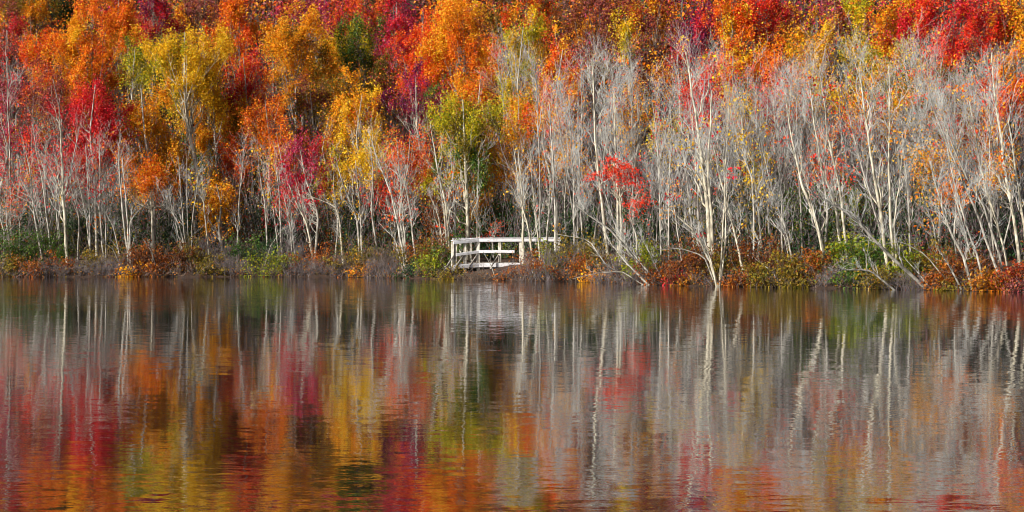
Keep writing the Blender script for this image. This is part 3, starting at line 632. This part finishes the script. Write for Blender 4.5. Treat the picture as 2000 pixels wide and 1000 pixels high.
 ("green sapling at the footbridge's far end", 1062, 428, 34, 40, 'green', 8, .5, dict(tw=4, sub=('deepgreen', .5))),
 ("dark green sapling behind the fallen trunk's root", 1775, 430, 46, 44, 'deepgreen', 8, .5, dict(tw=4, sub=('green', .4))),
 ("dark green sapling behind the stout cream trunk of the far end", 150, 432, 46, 40, 'deepgreen', 8, .45, dict(tw=4)),
 ("dark green sapling behind the clump of five stems", 350, 432, 50, 40, 'deepgreen', 8, .45, dict(tw=4)),
 ("dark green sapling behind the double stemmed pale tree", 530, 432, 44, 38, 'deepgreen', 8, .65, dict(tw=4)),
 ("dark green sapling at the far end behind the curved thin stem", 30, 430, 50, 42, 'deepgreen', 7, .4, dict(tw=4)),
]
for row in LEAFY:
    l, cx, cy, rx, ry, col, d, dens, kw = row
    leafy_tree('evergreen_tree' if 'pine' in l or 'evergreen' in l else ('maple_tree' if 'maple' in l else 'autumn_tree'), l, cx, cy, rx, ry, col, d, dens, **kw)

# ---------------------------------------------------------------- bare pale trees: label, stems as picture columns and rows, base width, metres behind the waterline, options
BARE = [
 ("stout cream trunk, tallest of the bare trees near the far end", [[(133, 502), (124, 394), (120, 280), (116, 200)]], 10, 1.8, dict(bark='cream', leaves='red', nleaf=110, ext=0)),
 ("forked pale stem close behind the stout cream trunk", [[(120, 490), (114, 424), (126, 380), (145, 300)], [(118, 488), (110, 400), (85, 330)]], 6, 2.4, dict()),
 ("curved thin stem standing at the far end edge", [[(6, 468), (9, 448), (0, 430), (-8, 380)]], 5, 2.2, dict()),
 ("slender stem leaning over the green shrubs at the far end", [[(103, 460), (84, 360), (70, 290)]], 5, 2.6, dict(leaves='crimson', nleaf=90)),
 ("thin stem leaning far over near the far end", [[(96, 455), (68, 400), (45, 358)]], 4, 2.9, dict()),
 ("tall thin trunk with dark marks at the far end", [[(22, 470), (20, 340), (16, 230), (14, 150)]], 5, 6, dict(leaves='red', nleaf=60)),
 ("bent stem rising from the green shrubs with low crook", [[(40, 470), (38, 424), (4, 412)]], 4, 2.5, dict(ext=.2)),
 ("slim straight tree below the crimson maple", [[(177, 490), (174, 400), (170, 330)]], 6, 2.4, dict(leaves='crimson', nleaf=120)),
 ("slim curving tree beside the straight one below the crimson maple", [[(181, 478), (163, 394), (152, 350)]], 5, 3, dict()),
 ("straight pale pole tree between the crimson maple and orange maple", [[(204, 475), (196, 424), (195, 310)], [(207, 466), (206, 430), (204, 370)]], 6, 3, dict(leaves='orange', nleaf=90)),
 ("pale twin stemmed tree rising from the rust shrub", [[(253, 512), (241, 424), (235, 370), (232, 300)], [(254, 505), (249, 436), (240, 325)], [(255, 500), (254, 430), (285, 397)]], 7, 1.5, dict(bark='pale', ext=.1, leaves='orange', nleaf=100)),
 ("thin stem leaning over behind the twin stemmed tree", [[(238, 480), (222, 444), (205, 412)]], 4, 2.8, dict()),
 ("bare dead pole leaning over the rust shrubs", [[(308, 518), (296, 490), (280, 468)]], 4, .9, dict(ext=.1, nb=2, tw=.4)),
 ("short dead stick slanting beside the rust shrub", [[(240, 508), (222, 488), (204, 474)]], 3.5, 1.0, dict(ext=.1, nb=2, tw=.4)),
 ("clump of five thin grey stems below the golden tree", [[(370, 508), (351, 440), (324, 395)], [(371, 506), (357, 430), (351, 350)], [(373, 506), (366, 430), (365, 350)], [(368, 506), (346, 450), (335, 400)], [(375, 505), (374, 440), (384, 370)]], 5, 1.5, dict()),
 ("slim pale tree beside the golden tree's trunk", [[(411, 492), (399, 415), (396, 375)]], 5, 2.5, dict(bark='cream', leaves='gold', nleaf=110)),
 ("straight thin pale tree beyond the clump of five", [[(386, 445), (374, 400), (363, 360)]], 5, 5, dict()),
 ("pale stem with upright twigs beyond the low golden tree", [[(463, 470), (466, 400), (474, 320)]], 5, 4, dict(leaves='orange', nleaf=110)),
 ("slender leaning tree before the olive shade tree", [[(524, 455), (518, 406), (506, 325)]], 6, 4, dict(leaves='gold', nleaf=100)),
 ("double stemmed pale tree beside the slender leaning one", [[(551, 455), (545, 379), (539, 325)], [(546, 455), (533, 400), (522, 350)]], 5, 4, dict(leaves='crimson', nleaf=100)),
 ("short thin stem over the yellow-green shrub", [[(573, 496), (566, 436), (558, 400)], [(578, 492), (571, 450), (569, 420)]], 4, 1.8, dict()),
 ("leaning cream tree with two stems under the magenta maple", [[(616, 490), (599, 436), (575, 388)], [(613, 480), (600, 430), (583, 375)]], 8, 2, dict(bark='cream', leaves='crimson', nleaf=120)),
 ("crooked pale tree with an elbow near mid bank", [[(671, 472), (662, 421), (656, 402), (628, 392), (600, 380)]], 6, 3, dict(bark='cream', ext=.15)),
 ("cream tree leaning with a second slim stem past the crooked one", [[(704, 460), (698, 430), (682, 390), (665, 345)], [(708, 460), (704, 410), (697, 345)]], 7, 3, dict(leaves='gold', nleaf=100)),
 ("long leaning pole tree reaching from the water's edge in mid bank", [[(794, 532), (779, 448), (764, 376), (737, 310)], [(790, 528), (772, 466), (752, 448)]], 7, .6, dict(leaves='redorange', nleaf=120, nb=8)),
 ("upright tree behind the long leaning pole tree", [[(797, 487), (788, 439), (785, 385), (779, 320)]], 6, 2.2, dict(leaves='redorange', nleaf=140)),
 ("leaning stem between the two trees of mid bank", [[(785, 475), (776, 409), (755, 355), (740, 320)]], 5, 2.8, dict()),
 ("thick stem with long broken arm above the leaning poles", [[(812, 470), (800, 400), (790, 350), (752, 322)]], 6, 4, dict(ext=.15)),
 ("pair of leaning cream stems beside the footbridge's ramp end", [[(881, 460), (872, 406), (857, 340), (848, 290)], [(869, 465), (857, 424), (845, 394)], [(876, 462), (868, 420), (862, 380)]], 7, 3, dict(bark='cream', leaves='orange', nleaf=110)),
 ("thin straight pole between the cream stems and yellow-green tree", [[(893, 462), (887, 394), (882, 320)]], 5, 3.5, dict(leaves='redorange', nleaf=60)),
 ("hair thin pole behind the footbridge", [[(932, 455), (932, 409), (934, 340)]], 3.5, 4, dict(tw=.6)),
 ("upright cream tree behind the footbridge's far rail", [[(1022, 466), (1021, 388), (1015, 330)]], 8, 3.5, dict(bark='cream', leaves='goldorange', nleaf=80)),
 ("leaning cream tree growing in front of the footbridge", [[(1046, 513), (1030, 436), (1019, 400), (1010, 340)]], 6, .7, dict(bark='cream')),
 ("slim cream stem crossing the footbridge's rail", [[(1057, 470), (1043, 394), (1037, 330)]], 5, 3, dict(bark='cream')),
 ("hair thin stick slanting before the footbridge rails", [[(1044, 514), (1030, 500), (1014, 488)]], 2.5, .5, dict(ext=.05, nb=2, tw=.3)),
 ("thin broken stick leaning before the footbridge's deck", [[(970, 542), (960, 520), (945, 494)]], 3, .25, dict(ext=.05, nb=2, tw=.3)),
 ("straight pale tree past the footbridge's far end", [[(1085, 466), (1084, 385), (1080, 310), (1076, 260)], [(1090, 464), (1087, 394), (1080, 340)]], 8, 3, dict(bark='pale', leaves='goldorange', nleaf=80)),
 ("slender straight tree between the footbridge and layered scarlet maple", [[(1121, 462), (1120, 355), (1116, 290)]], 6, 3.5, dict()),
 ("tall cream tree leaning close to the layered scarlet maple", [[(1189, 465), (1177, 400), (1168, 340), (1163, 280), (1160, 190)]], 10, 3, dict(bark='cream', nb=9)),
 ("straight twin trunk behind the layered scarlet maple", [[(1207, 455), (1206, 370), (1202, 290), (1200, 240)]], 8, 4.5, dict(bark='cream')),
 ("fallen leaning grey trunk sprawling toward the footbridge from the water", [[(1281, 556), (1228, 490), (1192, 448), (1150, 421)], [(1272, 546), (1222, 512), (1190, 470)]], 9, .3, dict(ext=.3, nb=9)),
 ("second leaning grey trunk lying along the sprawling one", [[(1287, 550), (1240, 502), (1207, 451), (1195, 420)]], 7, .6, dict(ext=.4)),
 ("thin stem leaning beside the sprawling trunk", [[(1294, 532), (1272, 500), (1256, 470)]], 4, .9, dict()),
 ("straight thin tree beyond the little scarlet sapling", [[(1291, 478), (1289, 394), (1286, 320)]], 6, 2.8, dict(leaves='goldorange', nleaf=70)),
 ("second straight thin tree next after the one beyond the scarlet sapling", [[(1307, 484), (1306, 380), (1308, 320)]], 6, 2.5, dict()),
 ("slender stem leaning slightly before the big forked trunks", [[(1334, 480), (1318, 415), (1305, 350)]], 4, 2.6, dict()),
 ("thick cream double trunk, stoutest of all the bare trees", [[(1387, 465), (1381, 385), (1369, 304), (1360, 220), (1352, 180)], [(1394, 463), (1388, 385), (1381, 340), (1388, 240)]], 13, 3.5, dict(bark='cream', leaves='gold', nleaf=120, nb=9)),
 ("fan of stems springing from one root at the water's edge", [[(1403, 562), (1384, 502), (1354, 448), (1320, 420)], [(1405, 562), (1409, 508), (1414, 394), (1420, 280)], [(1400, 560), (1392, 520), (1376, 470)], [(1408, 560), (1416, 480), (1419, 380)]], 8, .25, dict(bark='cream', leaves='crimson', nleaf=80)),
 ("pale stem tilted back over the rust shrubs beside the fan of stems", [[(1457, 552), (1435, 454), (1420, 400), (1405, 340)]], 7, .7, dict(bark='cream')),
 ("low branching grey stem behind the fan of stems", [[(1378, 520), (1360, 460), (1330, 440)]], 4, 1.6, dict()),
 ("slim pale tree with gold leaves between the double trunk and fork", [[(1472, 465), (1471, 355), (1456, 310), (1450, 250)]], 7, 3.5, dict(leaves='gold', nleaf=170)),
 ("thin stem beside the gold leaved slim tree", [[(1495, 482), (1480, 400), (1474, 350)]], 5, 2.5, dict(leaves='gold', nleaf=70)),
 ("thin leaning tree over the rust shrub beyond the gold leaved slim tree", [[(1555, 512), (1536, 448), (1512, 385), (1500, 340)], [(1548, 508), (1532, 460), (1514, 440)]], 6, 1.6, dict()),
 ("upright grey tree amid green leaves behind the leaning pair", [[(1528, 470), (1526, 380), (1520, 300), (1515, 250)]], 5, 5, dict(leaves='red', nleaf=80)),
 ("leaning pair of cream trunks over the rust and gold shrubs", [[(1620, 522), (1593, 430), (1560, 340), (1545, 260)], [(1614, 512), (1599, 448), (1578, 370)]], 10, 1.2, dict(bark='cream', nb=8)),
 ("tall cream tree, first of two beyond the leaning pair", [[(1648, 488), (1632, 400), (1602, 319), (1590, 240)]], 9, 2.5, dict(bark='cream', leaves='red', nleaf=90, nb=8)),
 ("tall cream tree, second of two beyond the leaning pair", [[(1655, 468), (1644, 385), (1632, 334), (1623, 292), (1610, 210)]], 9, 3.5, dict(bark='cream', nb=8)),
 ("stout cream trunk standing right behind the fallen trunk's root", [[(1738, 546), (1722, 430), (1707, 340), (1690, 230)]], 11, .9, dict(bark='cream', nb=8)),
 ("tall straight pale trunk crossed by the fallen trunk", [[(1749, 548), (1740, 430), (1737, 340), (1737, 220)], [(1754, 542), (1746, 430), (1758, 340)]], 9, 1.0, dict(bark='cream', leaves='goldorange', nleaf=90, nb=8)),
 ("big fallen trunk slanting from the water across upright trees", [[(1819, 568), (1767, 526), (1710, 472), (1668, 424), (1590, 379)], [(1760, 520), (1700, 528), (1640, 526)]], 11, .15, dict(bark='grey', ext=.12, nb=9)),
 ("thin branch trailing beside the fallen trunk into the water", [[(1826, 565), (1795, 535), (1768, 505)]], 4, .15, dict(ext=.1, nb=3, tw=.5)),
 ("bowed thin sapling dipping at the waterline", [[(1698, 564), (1693, 545), (1692, 510), (1696, 480)]], 3.5, .2, dict(ext=.1, nb=3, tw=.5)),
 ("short broken stem leaning out of the rust shrub", [[(1879, 567), (1860, 530), (1836, 490)]], 7, .25, dict(ext=.1, nb=3, tw=.4, bark='pale')),
 ("long tree leaning back from the water's edge near the near end", [[(1900, 570), (1884, 505), (1851, 442), (1830, 370)]], 9, .2, dict(bark='pale', nb=8)),
 ("slim tree next to the long leaning one by the water", [[(1926, 570), (1911, 505), (1884, 430), (1875, 400), (1860, 340)]], 7, .2, dict(bark='pale')),
 ("long curved tree, first of the leaning trio at the near end", [[(1957, 556), (1932, 484), (1908, 415), (1872, 334), (1840, 260)]], 8, .8, dict(bark='pale')),
 ("long curved tree, second of the leaning trio at the near end", [[(1966, 546), (1944, 472), (1920, 400), (1884, 340), (1862, 290)]], 8, 1.2, dict(bark='pale')),
 ("long curved tree, third of the leaning trio at the near end", [[(1974, 536), (1950, 442), (1926, 370), (1905, 270)]], 7, 1.6, dict(bark='cream')),
 ("stout pale trunk at the near end of the bank", [[(1996, 545), (1980, 430), (1962, 340), (1956, 286), (1945, 200)]], 10, 1.0, dict(bark='cream', leaves='orange', nleaf=120)),
 ("upright pale trunk at the very edge of the near end", [[(2012, 545), (1994, 400), (1978, 300)]], 9, 1.4, dict(bark='cream')),
 ("grey slim stem behind the leaning trio", [[(1906, 530), (1882, 440), (1866, 390)]], 6, 2.0, dict()),
 ("thin grey tree arching behind the long leaning one", [[(1836, 500), (1822, 430), (1790, 398)]], 5, 2.2, dict(leaves='goldorange', nleaf=60)),
 ("slim grey tree between the straight trunk and long leaning one", [[(1780, 480), (1775, 400), (1768, 330), (1764, 280)]], 6, 3, dict()),
 ("long dead branch arching out before the domed grey shrub", [[(1262, 545), (1215, 530), (1170, 532), (1118, 545)]], 3.5, .1, dict(ext=.05, nb=3, tw=.5)),
 ("long low branch sweeping from the fan of stems toward the sprawling trunk", [[(1398, 545), (1375, 500), (1330, 485), (1290, 487)]], 4.5, .4, dict(ext=.2, nb=4, tw=.7)),
 ("long arching branch before the domed shrub, tip near the footbridge", [[(1205, 500), (1150, 468), (1090, 458)]], 4, .8, dict(ext=.2, nb=4, tw=.7)),
 ("thin dead branch bending down from bank to water by the leaning pole", [[(840, 508), (872, 518), (904, 540)]], 2.5, .3, dict(ext=0, nb=2, tw=.3)),
 ("bowed branch arching over the rust shrubs before the long leaning tree", [[(1862, 560), (1810, 500), (1760, 470), (1715, 478)]], 4, .5, dict(ext=.15, nb=4, tw=.6)),
 ("thin stem tilted across the rust shrub beyond the tilted pale stem", [[(1530, 560), (1508, 530), (1478, 508)]], 3, .2, dict(ext=.1, nb=2, tw=.4)),
 ("slanting dead stem in the shrubs below the double stemmed pale tree", [[(510, 520), (528, 480), (548, 452)]], 3, .8, dict(ext=.1, nb=2, tw=.4)),
]
for row in BARE:
    l, stems, wid, d, kw = row
    if stems[0][0][0] < 800: kw = dict(dict(tw=.7), **kw)
    bare_tree('bare_tree', l, stems, wid, d, **kw)

# thin saplings deeper in the wood, told apart by the neighbour they stand behind and by their order there
ZONES = [(-20, 90, "far end's green shrubs", 5), (90, 160, "stout cream trunk of the far end", 5), (160, 260, "crimson maple", 6), (260, 345, "low orange maple", 5), (345, 440, "tall golden tree's trunk", 6),
         (440, 540, "slender leaning tree in mid bank", 6), (540, 640, "magenta maple", 6), (640, 740, "crooked pale tree", 6), (740, 850, "long leaning pole tree", 8), (850, 1000, "yellow-green tree", 7),
         (1000, 1110, "footbridge's far end", 9), (1110, 1200, "tall cream tree by the scarlet maple", 10), (1200, 1300, "layered scarlet maple", 10), (1300, 1420, "thick cream double trunk", 10),
         (1420, 1530, "gold leaved slim tree", 10), (1530, 1660, "leaning pair of cream trunks", 10), (1660, 1790, "big fallen trunk", 10), (1790, 1900, "long tree leaning back", 10), (1900, 2020, "leaning trio at the near end", 10)]
ORD = ["first", "second", "third", "fourth", "fifth", "sixth", "seventh", "eighth", "ninth", "tenth"]
for x0, x1, where, cnt in ZONES:
    xs_ = np.sort(rng.uniform(x0, x1, cnt) * 0.5 + (x0 + (np.arange(cnt) + 0.5) * (x1 - x0) / cnt) * 0.5)
    for k, px in enumerate(xs_):
        rightness = np.interp(px, [0, 900, 1050, 2000], [0.0, 0.0, 1.0, 1.0]); d = rng.uniform(4.5, 13) + 4 * (1 - rightness); Y = shore_px(px) + d
        b = W(px, 463, Y); zb = float(ground(b[0], b[1])); py0 = HOR + (EYE - zb) * F / Y
        top = py0 - rng.uniform(90, 150) - rng.uniform(60, 135) * rightness
        lean = rng.normal() * 22 - 10 - 18 * (px > 1500)
        col = ['goldorange', 'red', 'gold', 'orange', 'crimson'][rng.integers(0, 5)]
        bare_tree('sapling', f"slim grey bare sapling, {ORD[k]} from left behind the {where}",
                  [[(px, py0), (px + lean * .5 + rng.normal() * 3, (py0 + top) / 2), (px + lean, top)]], rng.uniform(3.4, 6) + rightness, d, nb=7, tw=0.55 + 1.15 * rightness,
                  bark='grey' if rng.random() < .6 else 'pale', leaves=col if rng.random() < .75 else None, nleaf=int(rng.uniform(50, 150) * (.5 if px < 450 else (.6 if px > 1020 else 1))), ext=.45, group='slim bare saplings deeper in the wood', split=False)

# ---------------------------------------------------------------- shrubs: label, column, top row, half width, kind, metres behind the waterline
SHRUBS = [
 ("dense green shrub at the far end of the bank", 22, 452, 48, 'green', 1.8), ("tall green shrub under the slender leaning stem", 80, 447, 46, 'green', 2),
 ("low olive shrub by the water at the far end", 15, 500, 44, 'olive', .5), ("rusty low shrub beside the far end's olive one", 62, 502, 34, 'rust', .5),
 ("mauve twiggy shrub below the stout cream trunk", 105, 508, 36, 'mauve', .35), ("grey twiggy shrub, low and round, past the stout cream trunk", 160, 504, 44, 'grey', .4),
 ("rusty thin shrub between two grey ones near the far end", 128, 503, 24, 'rust', .6), ("grey twiggy shrub below the crimson maple", 215, 502, 40, 'grey', .4),
 ("olive leafy shrub behind the grey twiggy ones", 200, 474, 36, 'olive', 1.5), ("deep rust shrub below the twin stemmed tree", 268, 478, 36, 'rustdark', .9),
 ("rust shrub under the low orange maple", 310, 476, 34, 'rust', 1.2), ("small orange shrub at the waterline under the dead pole", 250, 516, 20, 'goldorange', .15),
 ("low rust shrub by the water beside the dead pole", 298, 512, 28, 'rust', .3), ("dark rust shrub before the clump of five stems", 345, 482, 38, 'rustdark', .9),
 ("olive shrub behind the clump of five stems", 390, 470, 34, 'olive', 1.2), ("tall mauve twiggy brush under the golden tree", 425, 462, 42, 'mauve', 2),
 ("low olive shrub beside the clump of five stems", 405, 508, 34, 'olive', .3), ("round grey twiggy shrub before the yellow-green bank shrub", 458, 498, 38, 'grey', .4),
 ("green shrub behind the round grey twiggy one", 478, 462, 34, 'green', 2), ("bright yellow-green shrub at the water in mid bank", 530, 492, 48, 'lime', .4),
 ("dark green shrub behind the bright yellow-green one", 512, 466, 36, 'deepgreen', 1.6), ("wide grey twiggy shrub beyond the bright yellow-green one", 592, 505, 44, 'grey', .4),
 ("long grey twiggy shrub before the crooked tree", 655, 500, 46, 'grey', .4), ("mauve shrub behind the short thin stem", 565, 462, 38, 'mauve', 1.7),
 ("rust flecked shrub under the leaning cream tree", 625, 478, 36, 'rust', 1.1), ("green shrub with olive leaves under the crooked tree", 690, 476, 44, 'olive', .9),
 ("small gold shrub low by the water before the leaning poles", 705, 508, 26, 'goldorange', .5), ("grey twiggy shrub left of the long leaning pole's foot", 748, 498, 42, 'grey', .4),
 ("tan twiggy shrub behind the leaning poles", 765, 470, 38, 'tan', 1.3), ("green bank shrub right of the leaning pole's foot", 838, 498, 42, 'lime', .35),
 ("dark green low shrub at the leaning pole's foot", 802, 508, 24, 'deepgreen', .3), ("olive shrub between the leaning poles and footbridge", 822, 474, 36, 'olive', 1.2),
 ("rust shrub behind the footbridge's ramp", 842, 456, 34, 'rust', 2.2), ("low olive shrub below the footbridge's ramp end", 880, 522, 26, 'olive', .15),
 ("green shrub beside the footbridge's ramp end", 862, 468, 26, 'green', 2), ("tan dry brush under the footbridge", 928, 526, 34, 'tan', .2),
 ("small rust shrub at the water below the footbridge", 990, 526, 18, 'rust', .2), ("yellow-green shrub seen through the footbridge's rails", 992, 470, 26, 'lime', 6.0),
 ("dark green shrub behind the footbridge's lower rails", 950, 478, 34, 'deepgreen', 6.4), ("rust shrub hiding the end of the broken mid rail", 1028, 486, 22, 'rust', .35),
 ("large domed grey twiggy shrub beside the footbridge", 1082, 478, 72, 'grey', .3), ("olive green shrub over the large domed grey one", 1122, 460, 46, 'olive', 1.3),
 ("yellow-green shrub at the footbridge's far end", 1092, 472, 26, 'lime', 1.1), ("orange rust shrub cutting into the domed grey one", 1128, 488, 26, 'rust', .15),
 ("small gold shrub by the water past the domed grey one", 1155, 522, 20, 'goldorange', .1), ("olive shrub under the tall cream tree", 1172, 474, 34, 'olive', 1.5),
 ("grey twiggy shrub under the sprawling trunk", 1200, 496, 46, 'grey', .35), ("low grey brush beside the sprawling trunk's foot", 1245, 515, 32, 'grey', .2),
 ("yellow-green shrub behind the sprawling trunk", 1258, 472, 34, 'lime', 1.3), ("large rust shrub beside the sprawling trunk's foot", 1332, 478, 58, 'rustdark', .4),
 ("small rust shrub at the sprawling trunk's root", 1292, 525, 22, 'rust', .1), ("gold shrub at the water before the large rust one", 1352, 540, 26, 'orangerust', .05),
 ("little scarlet shrub before the large rust one", 1320, 528, 12, 'crimson', .05), ("olive shrub behind the fan of stems", 1422, 490, 38, 'olive', .9),
 ("rust shrub right beside the fan of stems' root", 1440, 525, 28, 'rust', .2), ("dark rust shrub behind the tilted pale stem", 1485, 464, 42, 'rustdark', 1.6),
 ("orange olive shrub at the tilted pale stem's foot", 1500, 512, 40, 'olive', .3), ("olive shrub under the thin leaning tree", 1545, 490, 40, 'olive', .6),
 ("tall rust shrub before the leaning pair of cream trunks", 1585, 484, 34, 'rust', .7), ("olive gold low shrub at the water below the rust ones", 1555, 540, 36, 'olive', .08),
 ("grey brush at the leaning pair's foot", 1612, 520, 32, 'grey', .3), ("tall yellow-green shrub behind the fallen trunk", 1668, 455, 44, 'lime', 1.8),
 ("green low shrub at the water under the fallen trunk", 1655, 522, 40, 'green', .25), ("green shrub behind the stout cream trunk by the fallen one", 1700, 470, 34, 'green', 1.3),
 ("olive gold shrub at the stout trunk's foot by the fallen one", 1720, 520, 38, 'olive', .2), ("lime shrub behind the fallen trunk's root", 1785, 482, 36, 'lime', .9),
 ("mauve brush before the fallen trunk's root", 1765, 530, 32, 'mauve', .12), ("olive shrub behind the fallen trunk's root", 1815, 476, 38, 'olive', 1.6),
 ("wide rust shrub between the fallen trunk and near end stems", 1852, 508, 44, 'rust', .4), ("dark maroon shrub behind the long leaning tree", 1900, 482, 42, 'rustdark', 1.6),
 ("olive gold shrub by the water between the leaning trees", 1918, 530, 34, 'orangerust', .15), ("gold rust shrub by the water under the leaning trio", 1950, 532, 32, 'orangerust', .1),
 ("reddish rust shrub at the near end of the bank", 1985, 508, 42, 'redrust', .5), ("maroon brush at the waterline of the near end", 1990, 548, 26, 'maroon', .06),
 ("olive brush before the long leaning tree's foot", 1865, 548, 30, 'olive', .08), ("mauve brush by the water before the long curved trees", 1800, 548, 28, 'mauve', .05),
]
for row in SHRUBS:
    l, cx, top, hw, kind, d = row
    shrub('twiggy_shrub' if kind in ('grey', 'mauve', 'tan') else 'leafy_shrub', l, cx, top, hw, kind, d)

# ---------------------------------------------------------------- undergrowth between the trunks and the far wood behind: nobody could count either
m = MB()
n = 820
px = rng.uniform(-150, 2150, n); d = rng.uniform(5, 22, n)
Y = np.array([shore_px(a) for a in px]) + d; X = (px - 1000) / F * Y; Z = ground(X, Y)
for k in range(n):
    h = rng.uniform(0.8, 2.6); q = rng.random() * (1 if px[k] < 1000 else .88); mi = 0 if q < .62 else (1 if q < .78 else (2 if q < .9 else 3))
    nl = 170
    pos = np.array([X[k], Y[k], Z[k]]) + rng.normal(size=(nl, 3)) * [0.5, 0.4, 0.1] + np.c_[np.zeros(nl), np.zeros(nl), np.abs(rng.normal(size=nl)) * h * 0.6]
    m.leaves(pos, 0.12, mi)
    ns = 9 if px[k] < 1000 else 14; s = np.linspace(0, 1, 4)
    p0 = np.array([X[k], Y[k], Z[k]]) + rng.normal(size=(ns, 3)) * [0.6, 0.5, 0]; dr = np.c_[rng.normal(size=ns) * .35, rng.normal(size=ns) * .3, np.ones(ns)] * (h * rng.uniform(.6, 2.4, ns))[:, None]
    m.tubes(p0[:, None] + dr[:, None] * s[None, :, None] + rng.normal(size=(ns, 4, 3)) * .04, np.full((ns, 4), .006), 3, 4)
o = m.build("undergrowth", [LEAF['deepgreen'], LEAF['olive'], LEAF['maroon'], LEAF['rust'], BARK['mauve']])
o["kind"] = "stuff"; o["label"] = "dark tangled undergrowth of leaves and twigs between the trunks"

m = MB()
n = 460
keys = ['maroon', 'rustdark', 'olive', 'orange', 'brown', 'redorange', 'deepgreen', 'magenta', 'goldorange', 'rustdark']
X = rng.uniform(-75, 75, n); d = rng.uniform(30, 112, n); Y = shore(X) + d; Z = ground(X, Y)
for k in range(n):
    H = rng.uniform(9, 14); mi = int(rng.integers(0, 10)); nl = 650
    c = np.array([X[k], Y[k], Z[k] + H * .62]); u = unit(rng.normal(size=(26, 3))) * rng.uniform(.2, 1, (26, 1)) ** .5 * [2.3, 2.0, H * .42] + c
    pos = u[rng.integers(0, 26, nl)] + rng.normal(size=(nl, 3)) * [.45, .45, .6]
    m.leaves(pos, 0.3, mi)
    m.tubes(np.array([[X[k], Y[k], Z[k] - .2], c, [X[k], Y[k], Z[k] + H]]), np.array([.16, .1, .03]), 5, 10)
o = m.build("far_woods", [LEAF[k] for k in keys] + [BARK['dark']])
o["kind"] = "stuff"; o["label"] = "far autumn woods rising up the slope behind the nearer trees"

# dead stems, sedge and fallen twigs tangled along the edge of the bank
m = MB(); n = 1700
px = rng.uniform(-150, 2150, n); keep = ~((px > 900) & (px < 975) & (rng.random(n) < .6)); px = px[keep]; n = len(px)
dd = np.abs(rng.normal(size=n)) * .8 - .12
Y = np.array([shore_px(a) for a in px]) + dd; X = (px - 1000) / F * Y; Z = np.maximum(ground(X, Y), -.05)
clump = np.interp(px, np.linspace(-150, 2150, 160), rng.uniform(.25, 1.3, 160)); s = np.linspace(0, 1, 5)
hh = rng.uniform(.25, 1.15, n) * clump; dr = np.c_[rng.normal(size=n) * .6, -np.abs(rng.normal(size=n)) * .35, np.ones(n)]
P = np.stack([X, Y, Z], -1)[:, None] + dr[:, None] * (hh[:, None] * s)[..., None]; P[:, :, 2] -= (hh[:, None] * s ** 2) * rng.uniform(0, .9, n)[:, None]
P[:, 1:] += rng.normal(size=(n, 4, 3)) * .02; P[:, :, 2] = np.maximum(P[:, :, 2], -.03)
q = rng.random(n) < .5
m.tubes(P[q], np.full((q.sum(), 5), .006), 3, 0); m.tubes(P[~q], np.full(((~q).sum(), 5), .005), 3, 1)
T, TR, _ = sprout(P, np.full(P.shape[:2], .006), n * 3, 4, .35, .8, .2, 1, 0, .7); m.tubes(T, TR, 3, 1)
A = near(P, 5200, .05, .1); A[:, 2] = np.maximum(A[:, 2], .02)
i = rng.integers(2, 6, len(A))
for w_ in range(2, 6): m.leaves(A[i == w_], .075, w_)
o = m.build("bank_sedge", [BARK['brown'], BARK['mauve'], LEAF['olive'], LEAF['rust'], LEAF['brown'], LEAF['orangerust']])
o["kind"] = "stuff"; o["label"] = "dead stems, sedge and fallen leaves tangled along the water's edge"
